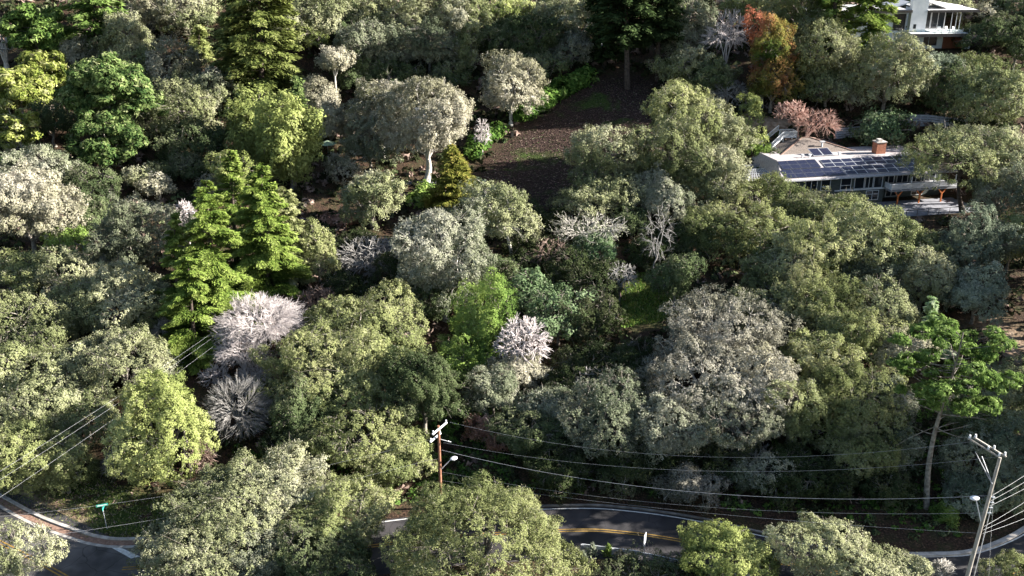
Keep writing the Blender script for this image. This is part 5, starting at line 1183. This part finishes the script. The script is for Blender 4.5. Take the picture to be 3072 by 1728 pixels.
for a in ((1350, 640, 62, 42, 'dark oak in the gully right of the pale oak trunk'), (1425, 690, 60, 45, 'dark low oak in the gully under the gnarled tree'), (1500, 720, 62, 50, 'dark oak between the gully and the grassy glade'),
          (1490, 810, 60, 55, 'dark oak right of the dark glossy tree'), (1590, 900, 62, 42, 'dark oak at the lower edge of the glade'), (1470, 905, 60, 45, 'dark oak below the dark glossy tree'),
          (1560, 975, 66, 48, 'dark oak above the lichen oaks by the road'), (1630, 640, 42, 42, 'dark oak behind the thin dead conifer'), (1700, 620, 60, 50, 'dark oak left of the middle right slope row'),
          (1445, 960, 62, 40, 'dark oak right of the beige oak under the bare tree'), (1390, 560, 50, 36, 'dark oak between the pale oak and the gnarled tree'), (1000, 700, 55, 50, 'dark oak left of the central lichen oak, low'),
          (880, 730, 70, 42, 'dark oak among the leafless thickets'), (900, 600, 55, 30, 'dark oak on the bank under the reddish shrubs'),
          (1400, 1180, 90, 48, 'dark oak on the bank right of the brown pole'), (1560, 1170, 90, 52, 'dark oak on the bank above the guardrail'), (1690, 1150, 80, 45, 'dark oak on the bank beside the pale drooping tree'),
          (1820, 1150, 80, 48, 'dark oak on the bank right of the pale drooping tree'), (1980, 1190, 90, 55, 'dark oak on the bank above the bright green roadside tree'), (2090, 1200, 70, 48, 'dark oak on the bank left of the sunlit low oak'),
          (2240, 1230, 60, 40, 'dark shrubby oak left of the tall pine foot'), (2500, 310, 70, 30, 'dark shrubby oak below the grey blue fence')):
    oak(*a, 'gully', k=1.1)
for a in ((2490, 95, 55, 30, 'dark oak beside the modern house garden wall'), (2440, 85, 30, 22, 'small dark oak right of the deck end'), (2565, 75, 30, 28, 'dark oak at the right edge below the top corner'), (2520, 60, 40, 22, 'dark shrubby oak above the garden wall')):
    oak(*a, 'deep', k=1.1, t0=190)
for a in ((2180, 400, 45, 20, 'dark shrub between the fence and the hip roof'), (1950, 400, 30, 18, 'green shrub at the foot of the pink tree'), (1840, 420, 28, 25, 'olive shrub left of the picket fence')):
    L_(*a, 'deep', name='shrub', cat='shrub', k=1.0, limbs=False)
B_(1380, 640, 60, 46, 'brown leafless thicket in the dark gully', 'browntwig', n=260, hub=30, twig=.03, inner=.2, k=1.3)
B_(1560, 700, 50, 46, 'thin grey leafless tree at the edge of the glade', 'greytwig', n=200, hub=26, twig=.03, inner=.2, k=1.5)
B_(1500, 960, 60, 40, 'tangled grey leafless branches below the glade', 'greytwig', n=260, hub=30, twig=.03, inner=.2, k=1.3)
B_(1900, 1150, 60, 40, 'grey leafless branches hanging over the bank', 'greytwig', n=260, hub=30, twig=.03, inner=.2, k=1.5)
print('TRIS', COUNT['tris'])

# ---------------------------------------------------------------- hedge beside the lawn
def leafy_run(name, pts, wd, ht, mat, label, cat, grp=None, px=2.3, n=26):
    P = [hit(a * K, b * K) for a, b in pts]; P = np.array([[p[0], p[1]] for p in P]); Q = densify(P, max(n // (len(P) - 1), 1)); r = np.random.default_rng(int(pts[0][0]))
    z = H(Q[:, 0], Q[:, 1]); b = np.array([Q[0, 0], Q[0, 1], z[0]]); m = len(Q)
    C_ = np.column_stack([Q + r.normal(size=(m, 2)) * .25, z + ht * .5]) - b; R_ = ht * (.5 + .25 * r.random(m))
    lf = leaf_size(proj(*b)[2], px); T, v, tips = foliage(r, C_, R_, lf * 2.2, lf, 1.3, 1.4, .0, .35, wd)
    o = link_mesh(name, tri_mesh(name, T, v, M[mat])); o.location = b; tag(o, label, cat, grp); return o
leafy_run('hedge', [(1310, 305), (1350, 280), (1400, 250), (1440, 230), (1480, 205)], 1, 2.6, 'hedge', 'long bright green hedge climbing along the left of the lawn', 'hedge', n=30)
leafy_run('hedge', [(1195, 395), (1215, 370), (1245, 345)], 1, 2.0, 'hedge', 'lower stretch of vine hedge below the white bare sapling', 'hedge', n=14)
leafy_run('hedge', [(1040, 520), (1080, 485)], 1, 1.5, 'lime', 'row of leafy garden plants left of the golden conifer', 'plants', n=12)
leafy_run('hedge', [(820, 562), (860, 566), (900, 560)], 1, 1.2, 'pinktwig', 'reddish low shrubs on the sunlit bank below the parasol', 'shrub', n=12)
leafy_run('hedge', [(1165, 510), (1190, 480), (1225, 500)], 1, 1.6, 'glossy', 'glossy leafy shrubs at the foot of the golden conifer', 'shrub', n=12)
# tall weeds by the guardrail
for k, (a, b_, h_) in enumerate(((1490, 1372, 22), (1530, 1372, 20), (1560, 1378, 14), (1590, 1385, 14), (1465, 1385, 16), (1700, 1410, 14))):
    p = on_z(a * K, (b_ + 24) * K); r = np.random.default_rng(k); n = 420; c = np.array([p[0], p[1], h1(p[0], p[1])]); hh = h_ / 17.
    P = r.normal(size=(n, 3)) * np.array([.28, .28, 0]); P[:, 2] = r.random(n) * hh; P[:, :2] *= (1.15 - P[:, 2:3] / hh)
    al = unit(np.column_stack([P[:, 0], P[:, 1], np.full(n, .8)]) + rdir(r, n) * .4); T = leaf_tris(r, P, unit(rdir(r, n) + [0, -.4, .3]), .1, 3.2, al)
    o = link_mesh('weed_plant', tri_mesh('weed_plant', T, np.clip(.5 + .25 * r.normal(size=n), 0, 1), M[['silver', 'lime', 'beige', 'pale', 'silver', 'deep'][k]])); o.location = c
    tag(o, ['tallest silvery weed by the guardrail', 'light green feathery weed by the guardrail', 'dry beige weed by the guardrail', 'pale weed just left of the road sign', 'silvery weed nearest the huge round oak', 'dark weed right of the road sign'][k], 'plant', 'weeds along the guardrail')

# ---------------------------------------------------------------- undergrowth
r = np.random.default_rng(5)
def scatter(n, x0, x1, y0, y1):
    x = r.uniform(x0, x1, n); y = r.uniform(y0, y1, n)
    k = (np.abs(x) < .56 * (y * CP + 24) + 6) & (road_dist(x, y) > 6.8)
    for pl in (LAWN, GRASS2, DIRT, DRIVE, VERGE): k &= ~in_poly(x, y, pl)
    for cx, cy, a, hx, hy, pz, bl in PADS:
        u = (x - cx) * cos(a) + (y - cy) * sin(a); v_ = -(x - cx) * sin(a) + (y - cy) * cos(a); k &= ~((np.abs(u) < hx + 1) & (np.abs(v_) < hy + 3))
    return x[k], y[k]
def cover(name, n, per, size, hgt, leafpx, mats, label, area, cat='undergrowth', el=1.6):
    x, y = scatter(n, *area); z = H(x, y); m = len(x); rad = size * (.5 + r.random(m)); c = np.column_stack([x, y, z])
    i = np.repeat(np.arange(m), per); d = rdir(r, len(i)); d[:, 2] = np.abs(d[:, 2]); P = c[i] + d * rad[i][:, None] * np.array([1, 1, hgt]) * (.6 + .4 * r.random((len(i), 1)))
    lf = leafpx * (y[i] * .927 + 22) / 1000; T = leaf_tris(r, P, unit(d + rdir(r, len(i)) * .6), lf, el)
    sel = r.integers(0, len(mats), m)[i]; v = np.clip(.45 + .2 * r.normal(size=len(i)) + .12 * np.sin(x[i] * .3), 0, 1)
    me = mesh_from(name, T, np.arange(len(T)).reshape(-1, 3), [M[q] for q in mats], v, sel); o = link_mesh(name, me); tag(o, label, cat, kind='stuff'); return o
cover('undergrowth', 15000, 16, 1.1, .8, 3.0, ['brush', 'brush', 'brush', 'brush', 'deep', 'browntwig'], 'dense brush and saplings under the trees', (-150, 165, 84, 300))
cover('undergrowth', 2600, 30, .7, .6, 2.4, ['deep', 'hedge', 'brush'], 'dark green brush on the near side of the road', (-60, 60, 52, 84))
cover('bank_vegetation', 2500, 26, .55, .6, 2.2, ['deep', 'hedge', 'hedge', 'brush'], 'ivy and weeds on the bank beyond the road', (-30, 60, 84, 104))
# fallen leaves and grass tufts
def litter_on(name, poly, n, mats, label, size, up=0.0):
    P = np.array(poly); x = r.uniform(P[:, 0].min(), P[:, 0].max(), n); y = r.uniform(P[:, 1].min(), P[:, 1].max(), n); k = in_poly(x, y, poly); x, y = x[k], y[k]; m = len(x)
    c = np.column_stack([x, y, H(x, y) + .04]); al = unit(np.column_stack([r.normal(size=(m, 2)) * (1 - up), np.full(m, up + .02)])); T = leaf_tris(r, c, unit(rdir(r, m) * .3 + [0, -.1 - up, 1 - up]), size, 1.6 + up, al)
    sel = r.integers(0, len(mats), m); o = link_mesh(name, mesh_from(name, T, np.arange(len(T)).reshape(-1, 3), [M[q] for q in mats], np.clip(.5 + .25 * r.normal(size=m), 0, 1), sel)); tag(o, label, 'ground cover', kind='stuff')
litter_on('fallen_leaves', LAWN, 9000, ['brush', 'browntwig', 'brush', 'brush', 'deep'], 'fallen reddish leaves strewn over the sloping lawn', .22)
litter_on('grass', GRASS2, 6000, ['grass', 'hedge'], 'mossy green grass in the shaded glade', .22, .6)
litter_on('grass', VERGE, 9000, ['grass', 'grass', 'olive', 'browntwig'], 'short green grass on the roadside corner', .12, .6)

# ---------------------------------------------------------------- unseen trees added beyond the right of the view to cast shade
SHADERS = [(69, 84, 25, .3), (77, 88, 27, .3), (86, 91, 29, .3), (72, 104, 18, .4), (76, 118, 16, .42), (82, 130, 15, .42), (88, 142, 14, .42)]
for k, (x, y, h_, rt_) in enumerate(SHADERS):
    r2 = np.random.default_rng(90 + k); c = np.array([x, y, h1(x, y) + h_ * .6]); b = np.array([x, y, h1(x, y) - .3])
    e = put('oak_tree', 'tall oak added beyond the right edge of the view to cast shade', 'tree', 'added shade oaks beyond the right edge', b, None); ax_ = np.array([h_ * rt_, h_ * rt_, h_ * .42])
    T, v, tips = dome(r2, ax_, .9, .42, 1.0, twigs=0)
    link_mesh('crown', tri_mesh('crown', T + (c - b), v, M['deep']), e)
    S = Sticks(); limb_tree(S, r2, [0, 0, 0], [0, 0, h_ * .4], tips[::max(len(tips) // 50, 1)] + (c - b), .35, .05, fork=0, seg=3); S.build('trunk', M['bark'], e)
